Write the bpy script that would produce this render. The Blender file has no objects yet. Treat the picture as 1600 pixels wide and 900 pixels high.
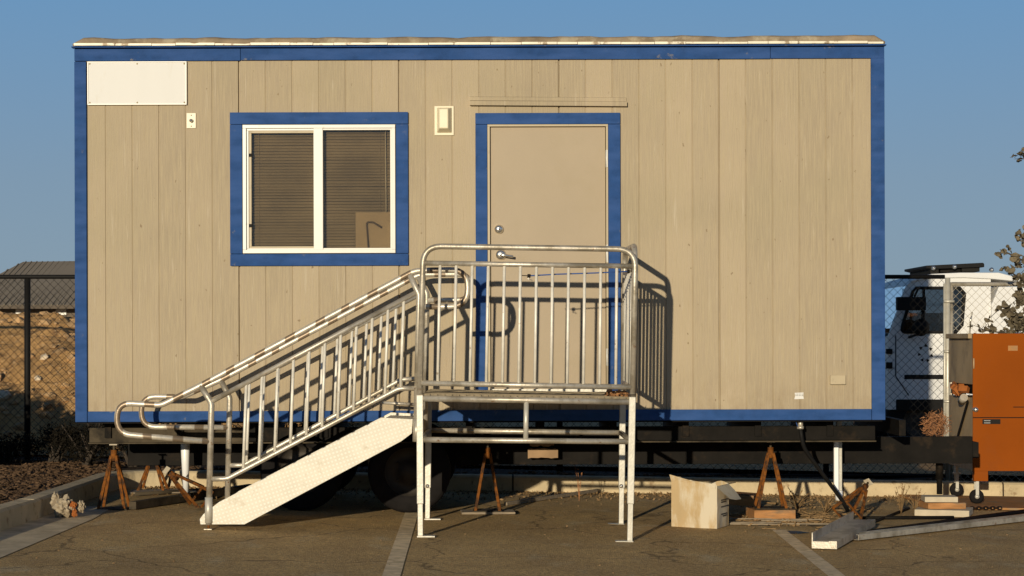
import bpy, math, random
from mathutils import Vector, Matrix, noise
random.seed(7)
R = math.radians
C = bpy.context.scene
col = C.collection

# ---------------------------------------------------------------- camera, world, sun, exposure
FPX, CY, CZ, HY = 3075.0, 15.0, 1.37, 531.0
cam_d = bpy.data.cameras.new('camera'); cam = bpy.data.objects.new('camera', cam_d); col.objects.link(cam)
cam.location = (0, -CY, CZ); cam.rotation_euler = (R(90), 0, 0)
cam_d.sensor_width = 36; cam_d.lens = FPX/1600*36; cam_d.shift_y = (HY-450)/1600
cam_d.clip_start = .1; cam_d.clip_end = 3000
C.camera = cam
SUN = Vector((.249, 1, -.148)).normalized()
ELEV = math.asin(-SUN.z); AZ = math.atan2(-SUN.x, -SUN.y)
w = bpy.data.worlds.new('World'); C.world = w; w.use_nodes = True
wn = w.node_tree.nodes; wl = w.node_tree.links; bg = wn['Background']
sky = wn.new('ShaderNodeTexSky'); sky.sky_type = 'NISHITA'; sky.sun_disc = False
sky.sun_elevation = ELEV; sky.sun_rotation = AZ; sky.air_density = 1.0; sky.dust_density = .05; sky.ozone_density = 2.2
tint = wn.new('ShaderNodeMix'); tint.data_type = 'RGBA'; tint.blend_type = 'MULTIPLY'; tint.inputs[0].default_value = 1; tint.inputs[7].default_value = (.87, 1.04, 1.42, 1)
wl.new(sky.outputs[0], tint.inputs[6]); # hazy band of air low in the sky, all round the horizon
tcw = wn.new('ShaderNodeTexCoord'); sxw = wn.new('ShaderNodeSeparateXYZ'); wl.new(tcw.outputs['Generated'], sxw.inputs[0])
hz = wn.new('ShaderNodeValToRGB'); wl.new(sxw.outputs[2], hz.inputs[0]); K = .05*20
hz.color_ramp.elements[0].position = .0; hz.color_ramp.elements[0].color = (.245/K, .335/K, .42/K, 1)
hz.color_ramp.elements[1].position = .175; hz.color_ramp.elements[1].color = (.150/K, .315/K, .53/K, 1)
q_ = hz.color_ramp.elements.new(.08); q_.color = (.215/K, .322/K, .445/K, 1)
hs = wn.new('ShaderNodeVectorMath'); hs.operation = 'SCALE'; hs.inputs[3].default_value = 20; wl.new(hz.outputs[0], hs.inputs[0])
hf = wn.new('ShaderNodeMapRange'); hf.inputs[1].default_value = .18; hf.inputs[2].default_value = .42; hf.inputs[3].default_value = .88; hf.inputs[4].default_value = 0; wl.new(sxw.outputs[2], hf.inputs[0])
hm = wn.new('ShaderNodeMix'); hm.data_type = 'RGBA'; wl.new(hf.outputs[0], hm.inputs[0]); wl.new(tint.outputs[2], hm.inputs[6]); wl.new(hs.outputs[0], hm.inputs[7])
wl.new(hm.outputs[2], bg.inputs[0]); bg.inputs[1].default_value = .05
sd = bpy.data.lights.new('sun', 'SUN'); sd.energy = 3.75; sd.angle = R(.5); sd.color = (1, .89, .69)
so = bpy.data.objects.new('sun', sd); col.objects.link(so)
so.rotation_euler = SUN.to_track_quat('-Z', 'Y').to_euler(); so.location = (-5, -20, 8)
C.view_settings.view_transform = 'Standard'; C.view_settings.look = 'None'
C.view_settings.exposure = 0; C.view_settings.gamma = 1

def S(Y): return FPX/(CY+Y)
def P(px, py, Y): s = S(Y); return Vector(((px-800)/s, Y, CZ-(py-HY)/s))
def PX(px, Y): return (px-800)/S(Y)
def PZ(py, Y): return CZ-(py-HY)/S(Y)
def gz(x): return -.022*max(-8, min(8, x))

# ---------------------------------------------------------------- materials
M = {}
def mat(name, color, rough=.7, metal=0, var=.12, vscale=6, bump=0, bscale=40, color2=None, c2scale=3, c2lo=.5, c2hi=.6, stretch=(1,1,1), emit=0, spec=.5, extra=None):
    m = bpy.data.materials.new(name); m.use_nodes = True; n = m.node_tree.nodes; l = m.node_tree.links
    b = n['Principled BSDF']; b.inputs['Roughness'].default_value = rough; b.inputs['Metallic'].default_value = metal
    b.inputs['Specular IOR Level'].default_value = spec
    tc = n.new('ShaderNodeTexCoord'); mp = n.new('ShaderNodeMapping'); l.new(tc.outputs['Object'], mp.inputs[0]); mp.inputs['Scale'].default_value = stretch
    nz = n.new('ShaderNodeTexNoise'); nz.inputs['Scale'].default_value = vscale; nz.inputs['Detail'].default_value = 6; l.new(mp.outputs[0], nz.inputs[0])
    rp = n.new('ShaderNodeValToRGB'); l.new(nz.outputs[0], rp.inputs[0])
    e = rp.color_ramp.elements; e[0].position = .3; e[1].position = .7
    e[0].color = tuple(c*(1-var) for c in color)+(1,); e[1].color = tuple(min(1, c*(1+var)) for c in color)+(1,)
    out = rp.outputs[0]
    if color2:
        n2 = n.new('ShaderNodeTexNoise'); n2.inputs['Scale'].default_value = c2scale; n2.inputs['Detail'].default_value = 8; n2.inputs['Roughness'].default_value = .65; l.new(mp.outputs[0], n2.inputs[0])
        r2 = n.new('ShaderNodeMapRange'); r2.inputs[1].default_value = c2lo; r2.inputs[2].default_value = c2hi; l.new(n2.outputs[0], r2.inputs[0])
        mx = n.new('ShaderNodeMix'); mx.data_type = 'RGBA'; l.new(r2.outputs[0], mx.inputs[0]); l.new(out, mx.inputs[6]); mx.inputs[7].default_value = tuple(color2)+(1,)
        out = mx.outputs[2]
    if extra: out = extra(n, l, tc, mp, out, b)
    l.new(out, b.inputs['Base Color'])
    if bump:
        n3 = n.new('ShaderNodeTexNoise'); n3.inputs['Scale'].default_value = bscale; n3.inputs['Detail'].default_value = 8; l.new(mp.outputs[0], n3.inputs[0])
        bp = n.new('ShaderNodeBump'); bp.inputs['Strength'].default_value = bump; bp.inputs['Distance'].default_value = .01; l.new(n3.outputs[0], bp.inputs['Height'])
        l.new(bp.outputs[0], b.inputs['Normal'])
    if emit: b.inputs['Emission Color'].default_value = tuple(color)+(1,); b.inputs['Emission Strength'].default_value = emit
    M[name] = m; return m

def mixc(n, l, fac, a, bcol, mode='MIX'):
    mx = n.new('ShaderNodeMix'); mx.data_type = 'RGBA'; mx.blend_type = mode
    if hasattr(fac, 'is_linked') or hasattr(fac, 'links'): l.new(fac, mx.inputs[0])
    else: mx.inputs[0].default_value = fac
    l.new(a, mx.inputs[6])
    if isinstance(bcol, tuple): mx.inputs[7].default_value = bcol
    else: l.new(bcol, mx.inputs[7])
    return mx.outputs[2]
def noi(n, l, src, scale, det=6, lo=.4, hi=.6, stretch=None, rough=.5, w=None):
    if stretch:
        mp = n.new('ShaderNodeMapping'); mp.inputs['Scale'].default_value = stretch; l.new(src, mp.inputs[0]); src = mp.outputs[0]
    t = n.new('ShaderNodeTexNoise'); t.inputs['Scale'].default_value = scale; t.inputs['Detail'].default_value = det; t.inputs['Roughness'].default_value = rough
    l.new(src, t.inputs[0]); r = n.new('ShaderNodeMapRange'); r.inputs[1].default_value = lo; r.inputs[2].default_value = hi; l.new(t.outputs[0], r.inputs[0]); return r.outputs[0]

def kerb_extra(n, l, tc, mp, out, b):
    sx = n.new('ShaderNodeSeparateXYZ'); l.new(tc.outputs['Object'], sx.inputs[0])
    d = n.new('ShaderNodeMath'); d.operation = 'DIVIDE'; d.inputs[1].default_value = 1.52; l.new(sx.outputs[0], d.inputs[0])
    f = n.new('ShaderNodeMath'); f.operation = 'FRACT'; l.new(d.outputs[0], f.inputs[0])
    g = n.new('ShaderNodeMath'); g.operation = 'LESS_THAN'; g.inputs[1].default_value = .010; l.new(f.outputs[0], g.inputs[0])
    out = mixc(n, l, noi(n, l, tc.outputs['Object'], 9, 8, .56, .68, None, .7), out, (.30, .2, .11, 1))
    return mixc(n, l, g.outputs[0], out, (.06, .04, .025, 1))
def siding_extra(n, l, tc, mp, out, b):
    src = tc.outputs['Object']
    # each board its own tone
    sx = n.new('ShaderNodeSeparateXYZ'); l.new(src, sx.inputs[0])
    dv = n.new('ShaderNodeMath'); dv.operation = 'MULTIPLY_ADD'; dv.inputs[1].default_value = 205/41.67; dv.inputs[2].default_value = 100+(800-375)/41.67; l.new(sx.outputs[0], dv.inputs[0])
    fl = n.new('ShaderNodeMath'); fl.operation = 'FLOOR'; l.new(dv.outputs[0], fl.inputs[0])
    wn_ = n.new('ShaderNodeTexWhiteNoise'); wn_.noise_dimensions = '1D'; l.new(fl.outputs[0], wn_.inputs['W'])
    mr = n.new('ShaderNodeMapRange'); mr.inputs[3].default_value = .88; mr.inputs[4].default_value = 1.08; l.new(wn_.outputs[0], mr.inputs[0])
    cb = n.new('ShaderNodeCombineColor');
    for i in range(3): l.new(mr.outputs[0], cb.inputs[i])
    out = mixc(n, l, 1.0, out, cb.outputs[0], 'MULTIPLY')
    # grain streaks
    f = noi(n, l, src, 3.2, 8, .42, .7, (26, 4, 1.1), .62)
    out = mixc(n, l, f, out, (.465, .375, .235, 1))
    f2 = noi(n, l, src, 4, 5, .62, .72, (40, 4, .8), .5)
    out = mixc(n, l, f2, out, (.36, .28, .165, 1))
    # knots / nail marks
    v = n.new('ShaderNodeTexVoronoi'); v.inputs['Scale'].default_value = 3.4; mpv = n.new('ShaderNodeMapping'); mpv.inputs['Scale'].default_value = (1.5, .1, 1); l.new(src, mpv.inputs[0]); l.new(mpv.outputs[0], v.inputs[0])
    r = n.new('ShaderNodeMapRange'); r.inputs[1].default_value = .035; r.inputs[2].default_value = .02; l.new(v.outputs['Distance'], r.inputs[0])
    out = mixc(n, l, r.outputs[0], out, (.27, .2, .11, 1))
    # soft dirt patches
    f3 = noi(n, l, src, 1.1, 5, .5, .75)
    mm = n.new('ShaderNodeMath'); mm.operation = 'MULTIPLY'; mm.inputs[1].default_value = .45; l.new(f3, mm.inputs[0])
    out = mixc(n, l, mm.outputs[0], out, (.37, .31, .19, 1))
    # dirt splashed along the bottom edge, ragged
    gz_ = n.new('ShaderNodeMapRange'); gz_.inputs[1].default_value = 1.15; gz_.inputs[2].default_value = .80; l.new(sx.outputs[2], gz_.inputs[0])
    f4 = noi(n, l, src, 6, 8, .42, .66, (1.6, 1, .8), .7)
    m4 = n.new('ShaderNodeMath'); m4.operation = 'MULTIPLY'; l.new(gz_.outputs[0], m4.inputs[0]); l.new(f4, m4.inputs[1])
    m5 = n.new('ShaderNodeMath'); m5.operation = 'MULTIPLY'; m5.inputs[1].default_value = .55; l.new(m4.outputs[0], m5.inputs[0])
    out = mixc(n, l, m5.outputs[0], out, (.27, .19, .11, 1))
    # pale worn streaks and small dents
    f6 = noi(n, l, src, 2.2, 7, .60, .70, (14, 3, .9), .6); out = mixc(n, l, f6, out, (.50, .415, .285, 1))
    f7 = noi(n, l, src, 30, 3, .70, .74, (1, 1, .6), .5); out = mixc(n, l, f7, out, (.26, .19, .11, 1))
    # wood bump
    t = n.new('ShaderNodeTexNoise'); t.inputs['Scale'].default_value = 4; t.inputs['Detail'].default_value = 9; t.inputs['Roughness'].default_value = .7
    mpb = n.new('ShaderNodeMapping'); mpb.inputs['Scale'].default_value = (34, 5, 1.6); l.new(src, mpb.inputs[0]); l.new(mpb.outputs[0], t.inputs[0])
    bp = n.new('ShaderNodeBump'); bp.inputs['Strength'].default_value = .8; bp.inputs['Distance'].default_value = .006; l.new(t.outputs[0], bp.inputs['Height']); l.new(bp.outputs[0], b.inputs['Normal'])
    return out
mat('siding', (.432, .345, .23), .75, 0, .05, 2, extra=siding_extra, spec=.25)

def trim_extra(n, l, tc, mp, out, b):
    src = tc.outputs['Object']
    f = noi(n, l, src, 9, 9, .63, .70, None, .7); out = mixc(n, l, f, out, (.22, .2, .17, 1))
    f = noi(n, l, src, 3, 6, .4, .65, (1, 1, 4)); out = mixc(n, l, f, out, (.036, .09, .25, 1))
    return out
mat('blue_trim', (.022, .068, .20), .7, 0, .15, 14, bump=.25, bscale=60, extra=trim_extra, spec=.12)
mat('door_paint', (.385, .30, .195), .5, 0, .04, 2, color2=(.36, .28, .17), c2scale=2.2, c2lo=.5, c2hi=.8, bump=.05, bscale=60, spec=.3)
mat('tan_metal', (.45, .36, .22), .5, 0, .05, 5, color2=(.3, .24, .15), c2scale=12, c2lo=.6, c2hi=.75)
mat('white_vinyl', (.66, .62, .53), .35, 0, .03, 8, color2=(.55, .46, .32), c2scale=18, c2lo=.63, c2hi=.75)
mat('white_sign', (.76, .735, .68), .7, 0, .015, 2, color2=(.68, .63, .53), c2scale=2.5, c2lo=.6, c2hi=.8, stretch=(3, 1, .6), spec=.15)
mat('cream_plastic', (.72, .62, .42), .4, 0, .04, 8)
mat('lens', (.78, .68, .46), .25, 0, .03, 8)
mat('roof_coat', (.27, .20, .125), .9, 0, .3, 8, bump=.9, bscale=14, color2=(.40, .33, .22), c2scale=6, c2lo=.5, c2hi=.62)
mat('drip_edge', (.75, .68, .52), .5, .1, .1, 10, color2=(.3, .22, .12), c2scale=9, c2lo=.56, c2hi=.62)
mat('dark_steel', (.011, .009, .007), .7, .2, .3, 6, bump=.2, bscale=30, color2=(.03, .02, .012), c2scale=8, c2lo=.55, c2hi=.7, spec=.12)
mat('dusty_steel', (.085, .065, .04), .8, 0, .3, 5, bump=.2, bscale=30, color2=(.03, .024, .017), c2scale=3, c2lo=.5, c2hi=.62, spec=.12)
mat('black_vinyl', (.012, .011, .01), .6, 0, .1, 8, spec=.12)
mat('rubber', (.013, .011, .010), .85, 0, .25, 12, bump=.2, bscale=50, spec=.12)
mat('rim', (.06, .05, .04), .6, .4, .2, 10, spec=.12)
def galv_extra(n, l, tc, mp, out, b):
    src = tc.outputs['Object']
    f = noi(n, l, src, 26, 8, .60, .68, None, .7); out = mixc(n, l, f, out, (.30, .15, .06, 1))
    f = noi(n, l, src, 5, 8, .48, .62, None, .6); out = mixc(n, l, f, out, (.34, .29, .21, 1))
    return out
mat('galvanised', (.56, .50, .40), .42, .5, .12, 30, bump=.12, bscale=80, extra=galv_extra)
mat('baluster_steel', (.80, .74, .62), .45, .15, .1, 20, color2=(.45, .35, .24), c2scale=24, c2lo=.62, c2hi=.7)
mat('galv_bright', (.55, .51, .42), .4, .25, .08, 20, color2=(.45, .37, .27), c2scale=30, c2lo=.6, c2hi=.7, bump=.1, bscale=60)
def wrap_extra(n, l, tc, mp, out, b):
    src = tc.outputs['Object']
    wv = n.new('ShaderNodeTexWave'); wv.wave_type = 'BANDS'; wv.bands_direction = 'X'; wv.inputs['Scale'].default_value = 1.6; wv.inputs['Distortion'].default_value = 3; wv.inputs['Detail'].default_value = 2
    l.new(src, wv.inputs[0]); r = n.new('ShaderNodeMapRange'); r.inputs[1].default_value = .7; r.inputs[2].default_value = .8; l.new(wv.outputs[1], r.inputs[0])
    return mixc(n, l, r.outputs[0], out, (.27, .20, .13, 1))
mat('worn_rail', (.64, .57, .45), .42, .45, .12, 30, bump=.12, bscale=80, extra=wrap_extra)
def plate_extra(n, l, tc, mp, out, b):
    src = tc.outputs['Object']
    mp2 = n.new('ShaderNodeMapping'); mp2.inputs['Rotation'].default_value = (0, R(-27), 0); l.new(src, mp2.inputs[0])
    sp = n.new('ShaderNodeSeparateXYZ'); l.new(mp2.outputs[0], sp.inputs[0])
    def m_(op, a, bb=None):
        q = n.new('ShaderNodeMath'); q.operation = op
        for i, v in enumerate((a, bb)):
            if v is None: continue
            if isinstance(v, (int, float)): q.inputs[i].default_value = v
            else: l.new(v, q.inputs[i])
        return q.outputs[0]
    k = 165
    a = m_('SINE', m_('MULTIPLY', sp.outputs[0], k)); c = m_('SINE', m_('MULTIPLY', sp.outputs[2], k))
    h = m_('MULTIPLY', a, c); h = m_('GREATER_THAN', h, .3)
    out = mixc(n, l, m_('MULTIPLY', h, .75), out, (.74, .70, .60, 1))
    f = noi(n, l, src, 7, 8, .6, .72, None, .7); out = mixc(n, l, f, out, (.5, .42, .3, 1))
    bp = n.new('ShaderNodeBump'); bp.inputs['Strength'].default_value = .6; bp.inputs['Distance'].default_value = .002; l.new(h, bp.inputs['Height']); l.new(bp.outputs[0], b.inputs['Normal'])
    return out
mat('tread_plate', (.62, .56, .44), .5, .1, .06, 8, extra=plate_extra)
mat('grating', (.25, .2, .13), .7, .3, .3, 30, spec=.12)
mat('rusty', (.20, .068, .012), .9, .0, .35, 14, bump=.4, bscale=40, color2=(.06, .03, .015), c2scale=16, c2lo=.47, c2hi=.6, spec=.12)
mat('chrome', (.8, .76, .68), .25, .9, .05, 8)
mat('cardboard', (.50, .36, .19), .9, 0, .08, 4, bump=.1, bscale=30, color2=(.62, .53, .38), c2scale=2.5, c2lo=.45, c2hi=.55, stretch=(2, 2, .6), spec=.12)
mat('cardboard_ink', (.05, .04, .03), .9, 0, .2, 30)
mat('concrete', (.60, .48, .30), .9, 0, .2, 5, bump=.4, bscale=35, color2=(.38, .29, .17), c2scale=4, c2lo=.5, c2hi=.7, spec=.12)
mat('kerb_concrete', (.58, .46, .28), .9, 0, .15, 5, bump=.4, bscale=35, extra=kerb_extra, spec=.12)
mat('concrete_block', (.55, .46, .32), .9, 0, .12, 9, bump=.4, bscale=45)
mat('brick_wood', (.42, .2, .075), .85, 0, .3, 6, bump=.4, bscale=30, stretch=(1, 4, 4), color2=(.25, .16, .09), c2scale=5, c2lo=.5, c2hi=.65, spec=.12)
mat('grey_wood', (.26, .2, .13), .85, 0, .3, 8, bump=.4, bscale=30, stretch=(1, 5, 5))
mat('machine_orange', (.275, .062, .003), .8, 0, .12, 1.2, color2=(.24, .06, .008), c2scale=3, c2lo=.55, c2hi=.75, bump=.06, bscale=20, spec=.12)
mat('machine_grey', (.42, .30, .16), .6, 0, .2, 3, color2=(.2, .14, .08), c2scale=4, c2lo=.5, c2hi=.7)
mat('white_paint', (.76, .74, .70), .4, 0, .04, 3, color2=(.62, .55, .43), c2scale=5, c2lo=.6, c2hi=.8)
mat('post_white', (.95, .93, .88), .35, .1, .02, 3)
mat('paint_line', (.78, .60, .36), .9, 0, .2, 10, color2=(.52, .38, .2), c2scale=14, c2lo=.5, c2hi=.7, spec=.1)
mat('plywood', (.42, .20, .07), .85, 0, .2, 4, bump=.2, bscale=30, color2=(.3, .2, .11), c2scale=5, c2lo=.5, c2hi=.65, spec=.12)
mat('rust_mark', (.60, .30, .11), .9, 0, .3, 30, color2=(.45, .31, .15), c2scale=60, c2lo=.45, c2hi=.5, spec=.1)
mat('oil', (.008, .007, .006), .35, 0, .1, 5)
mat('paper', (.42, .34, .23), .9, 0, .15, 9, color2=(.25, .19, .12), c2scale=14, c2lo=.5, c2hi=.6, spec=.1)
mat('orange_paper', (.34, .10, .015), .8, 0, .2, 9)
mat('dry_leaf', (.34, .16, .06), .9, 0, .45, 25)
mat('straw', (.24, .15, .07), .9, 0, .4, 15, spec=.12)
mat('tumbleweed', (.38, .17, .07), .9, 0, .4, 18)
mat('bark', (.05, .036, .024), .9, 0, .3, 20, bump=.6, bscale=40)
mat('euca_leaf', (.15, .12, .075), .7, 0, .4, 9, spec=.12)
mat('juniper_leaf', (.013, .010, .006), .9, 0, .5, 4, spec=.12)
mat('green_leaf', (.05, .05, .025), .9, 0, .4, 2)
mat('far_leaf', (.06, .055, .035), .9, 0, .4, 2)
mat('bungee_blue', (.03, .09, .30), .6, 0, .1, 30)
mat('mud', (.30, .19, .10), .95, 0, .25, 5, bump=.7, bscale=12)
mat('metal_roof', (.30, .24, .155), .5, .1, .06, 1)
mat('far_wall', (.13, .10, .07), .9, 0, .2, .6)
mat('dark_void', (.02, .018, .015), .8, 0, .1, 2, spec=.12)
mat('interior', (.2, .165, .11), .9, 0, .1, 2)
mat('dim_card', (.44, .36, .25), .8, 0, .1, 4)
mat('blind', (.31, .26, .18), .6, 0, .25, 2.5)
mat('rock', (.42, .26, .12), .9, 0, .35, 3, bump=.5, bscale=10)
mat('pale_rock', (.68, .55, .38), .9, 0, .15, 6, bump=.4, bscale=20)
mat('chips', (.10, .06, .033), .95, 0, .6, 9, spec=.12)
mat('far_orange', (.42, .13, .02), .6, 0, .1, 1)
def soil_extra(n, l, tc, mp, out, b):
    src = tc.outputs['Object']
    f = noi(n, l, src, 5, 9, .54, .66, None, .65); out = mixc(n, l, f, out, (.2, .11, .05, 1))
    f = noi(n, l, src, 22, 9, .55, .66, None, .7); out = mixc(n, l, f, out, (.52, .35, .18, 1))
    return out
mat('soil', (.47, .27, .105), .95, 0, .25, 2, bump=1.0, bscale=9, extra=soil_extra, spec=.2)
mat('bed_soil', (.055, .037, .022), .95, 0, .4, 20, bump=1.0, bscale=60, spec=.12)
def asphalt_extra(n, l, tc, mp, out, b):
    src = tc.outputs['Object']
    f = noi(n, l, src, 1.2, 7, .42, .66, (1, .6, 1), .6); out = mixc(n, l, f, out, (.44, .285, .12, 1))
    f = noi(n, l, src, 3.0, 8, .55, .70, (1, .5, 1), .65); out = mixc(n, l, f, out, (.56, .42, .23, 1))
    f = noi(n, l, src, 90, 3, .60, .68, None, .5); out = mixc(n, l, f, out, (.55, .44, .28, 1))
    f = noi(n, l, src, 110, 3, .58, .68, (1, 1, 1.3), .5); out = mixc(n, l, f, out, (.13, .095, .055, 1))
    vs_ = n.new('ShaderNodeTexVoronoi'); vs_.inputs['Scale'].default_value = 75; l.new(src, vs_.inputs[0])
    sc_ = n.new('ShaderNodeSeparateColor'); l.new(vs_.outputs['Color'], sc_.inputs[0]); rr_ = n.new('ShaderNodeMapRange'); rr_.inputs[3].default_value = .72; rr_.inputs[4].default_value = 1.25; l.new(sc_.outputs[0], rr_.inputs[0])
    cc_ = n.new('ShaderNodeCombineColor')
    for i in range(3): l.new(rr_.outputs[0], cc_.inputs[i])
    out = mixc(n, l, 1.0, out, cc_.outputs[0], 'MULTIPLY')
    v = n.new('ShaderNodeTexVoronoi'); v.feature = 'DISTANCE_TO_EDGE'; v.inputs['Scale'].default_value = .55
    t = n.new('ShaderNodeTexNoise'); t.inputs['Scale'].default_value = 2.5; t.inputs['Detail'].default_value = 6; l.new(src, t.inputs[0])
    vm = n.new('ShaderNodeVectorMath'); vm.operation = 'MULTIPLY_ADD'; vm.inputs[1].default_value = (.5, .5, .5); l.new(t.outputs[1], vm.inputs[0]); l.new(src, vm.inputs[2]); l.new(vm.outputs[0], v.inputs[0])
    r = n.new('ShaderNodeMapRange'); r.inputs[1].default_value = .009; r.inputs[2].default_value = .003; l.new(v.outputs[0], r.inputs[0])
    mm = n.new('ShaderNodeMath'); mm.operation = 'MULTIPLY'; mm.inputs[1].default_value = .55; l.new(r.outputs[0], mm.inputs[0])
    return mixc(n, l, mm.outputs[0], out, (.07, .05, .03, 1))
mat('asphalt', (.56, .37, .155), .95, 0, .12, 4, bump=1.0, bscale=130, extra=asphalt_extra, spec=.15)

def glass(name, tint, gloss=1.0):
    m = bpy.data.materials.new(name); m.use_nodes = True; n = m.node_tree.nodes; l = m.node_tree.links
    n.remove(n['Principled BSDF']); o = n['Material Output']
    t = n.new('ShaderNodeBsdfTransparent'); t.inputs[0].default_value = tint+(1,)
    g = n.new('ShaderNodeBsdfGlossy'); g.inputs['Roughness'].default_value = .03; g.inputs[0].default_value = (gloss, gloss, gloss, 1)
    f = n.new('ShaderNodeFresnel'); f.inputs[0].default_value = 1.55
    x = n.new('ShaderNodeMixShader'); l.new(f.outputs[0], x.inputs[0]); l.new(t.outputs[0], x.inputs[1]); l.new(g.outputs[0], x.inputs[2]); l.new(x.outputs[0], o.inputs[0]); M[name] = m
glass('glass', (.80, .76, .68)); glass('cab_glass', (.62, .64, .66))

# ---------------------------------------------------------------- mesh helpers
ORI = {}
def tag(o, label=None, cat=None, group=None, kind=None):
    if label: o['label'] = label
    if cat: o['category'] = cat
    if group: o['group'] = group
    if kind: o['kind'] = kind
    return o
def thing(name, loc, label, cat, group=None):
    e = bpy.data.objects.new(name, None); col.objects.link(e); e.location = loc; e.empty_display_size = .1
    ORI[e.name] = Vector(loc); return tag(e, label, cat, group)
class MB:
    def __init__(s): s.v = []; s.f = []; s.sm = []
    def add(s, vs, fs, smooth=False):
        b = len(s.v); s.v += [Vector(p) for p in vs]
        for f in fs: s.f.append([i+b for i in f]); s.sm.append(smooth)
        return s
    def box(s, x0, x1, y0, y1, z0, z1):
        return s.add([(x0,y0,z0),(x1,y0,z0),(x1,y1,z0),(x0,y1,z0),(x0,y0,z1),(x1,y0,z1),(x1,y1,z1),(x0,y1,z1)],
                     [(0,3,2,1),(4,5,6,7),(0,1,5,4),(1,2,6,5),(2,3,7,6),(3,0,4,7)])
    def obox(s, c, size, rot=(0,0,0)):
        m = Matrix.Translation(c) @ __import__('mathutils').Euler(rot).to_matrix().to_4x4()
        a, b, d = [q/2 for q in size]; n = len(s.v)
        s.box(-a, a, -b, b, -d, d)
        for i in range(n, len(s.v)): s.v[i] = m @ s.v[i]
        return s
    def bar(s, a, b, wd, th=None, up=(0,1,0)):
        a, b = Vector(a), Vector(b); th = th or wd; d = (b-a).normalized(); u = Vector(up)
        sd_ = d.cross(u).normalized(); u = sd_.cross(d).normalized(); v = []
        for p in (a, b):
            for i, j in ((-1,-1),(1,-1),(1,1),(-1,1)): v.append(p+sd_*wd/2*i+u*th/2*j)
        return s.add(v, [(0,3,2,1),(4,5,6,7),(0,1,5,4),(1,2,6,5),(2,3,7,6),(3,0,4,7)])
    def tube(s, pts, r, n=10, cap=True):
        pts = [Vector(p) for p in pts]; N = len(pts); rr = r if isinstance(r, (list, tuple)) else [r]*N
        d0 = (pts[1]-pts[0]).normalized(); u = d0.orthogonal().normalized(); vs = []
        for i, p in enumerate(pts):
            d = (pts[min(i+1, N-1)]-pts[max(i-1, 0)]).normalized()
            u = (u-d*u.dot(d)).normalized(); q = d.cross(u)
            for k in range(n):
                a = 2*math.pi*k/n; vs.append(p+(u*math.cos(a)+q*math.sin(a))*rr[i])
        fs = [(i*n+k, i*n+(k+1)%n, (i+1)*n+(k+1)%n, (i+1)*n+k) for i in range(N-1) for k in range(n)]
        b = len(s.v); s.add(vs, fs, True)
        if cap:
            s.f.append([b+k for k in range(n)][::-1]); s.sm.append(False); s.f.append([b+(N-1)*n+k for k in range(n)]); s.sm.append(False)
        return s
    def prism(s, poly, y0, y1):  # polygon of (x,z) or 3-vectors, extruded in y
        n = len(poly); p = [(q[0], q[-1]) for q in poly]
        vs = [(x, y0, z) for x, z in p]+[(x, y1, z) for x, z in p]
        fs = [tuple(range(n)), tuple(range(2*n-1, n-1, -1))]+[(i, i+n, (i+1)%n+n, (i+1)%n) for i in range(n)]
        return s.add(vs, fs)
    def lathe(s, prof, c, axis='y', n=32, smooth=True, close=False):
        c = Vector(c); vs = []
        for r, h in prof:
            for k in range(n):
                a = 2*math.pi*k/n; x, y = r*math.cos(a), r*math.sin(a)
                vs.append(c+Vector({'y': (x, h, y), 'z': (x, y, h), 'x': (h, x, y)}[axis]))
        fs = [(i*n+k, i*n+(k+1)%n, (i+1)*n+(k+1)%n, (i+1)*n+k) for i in range(len(prof)-1) for k in range(n)]
        b = len(s.v); s.add(vs, fs, smooth)
        if close:
            s.f.append([b+k for k in range(n)]); s.sm.append(False); s.f.append([b+(len(prof)-1)*n+k for k in range(n)]); s.sm.append(False)
        return s
    def rock(s, c, r, rnd=.3, squash=.7):
        t = (1+5**.5)/2
        vs = [(-1,t,0),(1,t,0),(-1,-t,0),(1,-t,0),(0,-1,t),(0,1,t),(0,-1,-t),(0,1,-t),(t,0,-1),(t,0,1),(-t,0,-1),(-t,0,1)]
        fs = [(0,11,5),(0,5,1),(0,1,7),(0,7,10),(0,10,11),(1,5,9),(5,11,4),(11,10,2),(10,7,6),(7,1,8),(3,9,4),(3,4,2),(3,2,6),(3,6,8),(3,8,9),(4,9,5),(2,4,11),(6,2,10),(8,6,7),(9,8,1)]
        rot = Matrix.Rotation(random.uniform(0, 6.28), 3, Vector((random.random(), random.random(), random.random()+.01)).normalized())
        out = []
        for v in vs:
            q = rot @ (Vector(v)/1.9*r*random.uniform(1-rnd, 1+rnd)); q.z *= squash; out.append(Vector(c)+q)
        return s.add(out, fs)
    def leaf(s, c, size, asp=1.0, k=4):
        d = Vector((random.gauss(0, 1), random.gauss(0, 1), random.gauss(0, 1))).normalized(); u = d.orthogonal().normalized()
        q = d.cross(u); a = random.uniform(0, 6.28); u, q = u*math.cos(a)+q*math.sin(a), q*math.cos(a)-u*math.sin(a)
        c = Vector(c)
        if k == 4: vs = [c-u*size, c+q*size*asp*.5, c+u*size, c-q*size*asp*.5]
        else: vs = [c+(u*math.cos(j*6.283/k)+q*asp*math.sin(j*6.283/k))*size+d*size*.25*math.cos(2*j*6.283/k) for j in range(k)]
        return s.add(vs, [tuple(range(len(vs)))])
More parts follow.
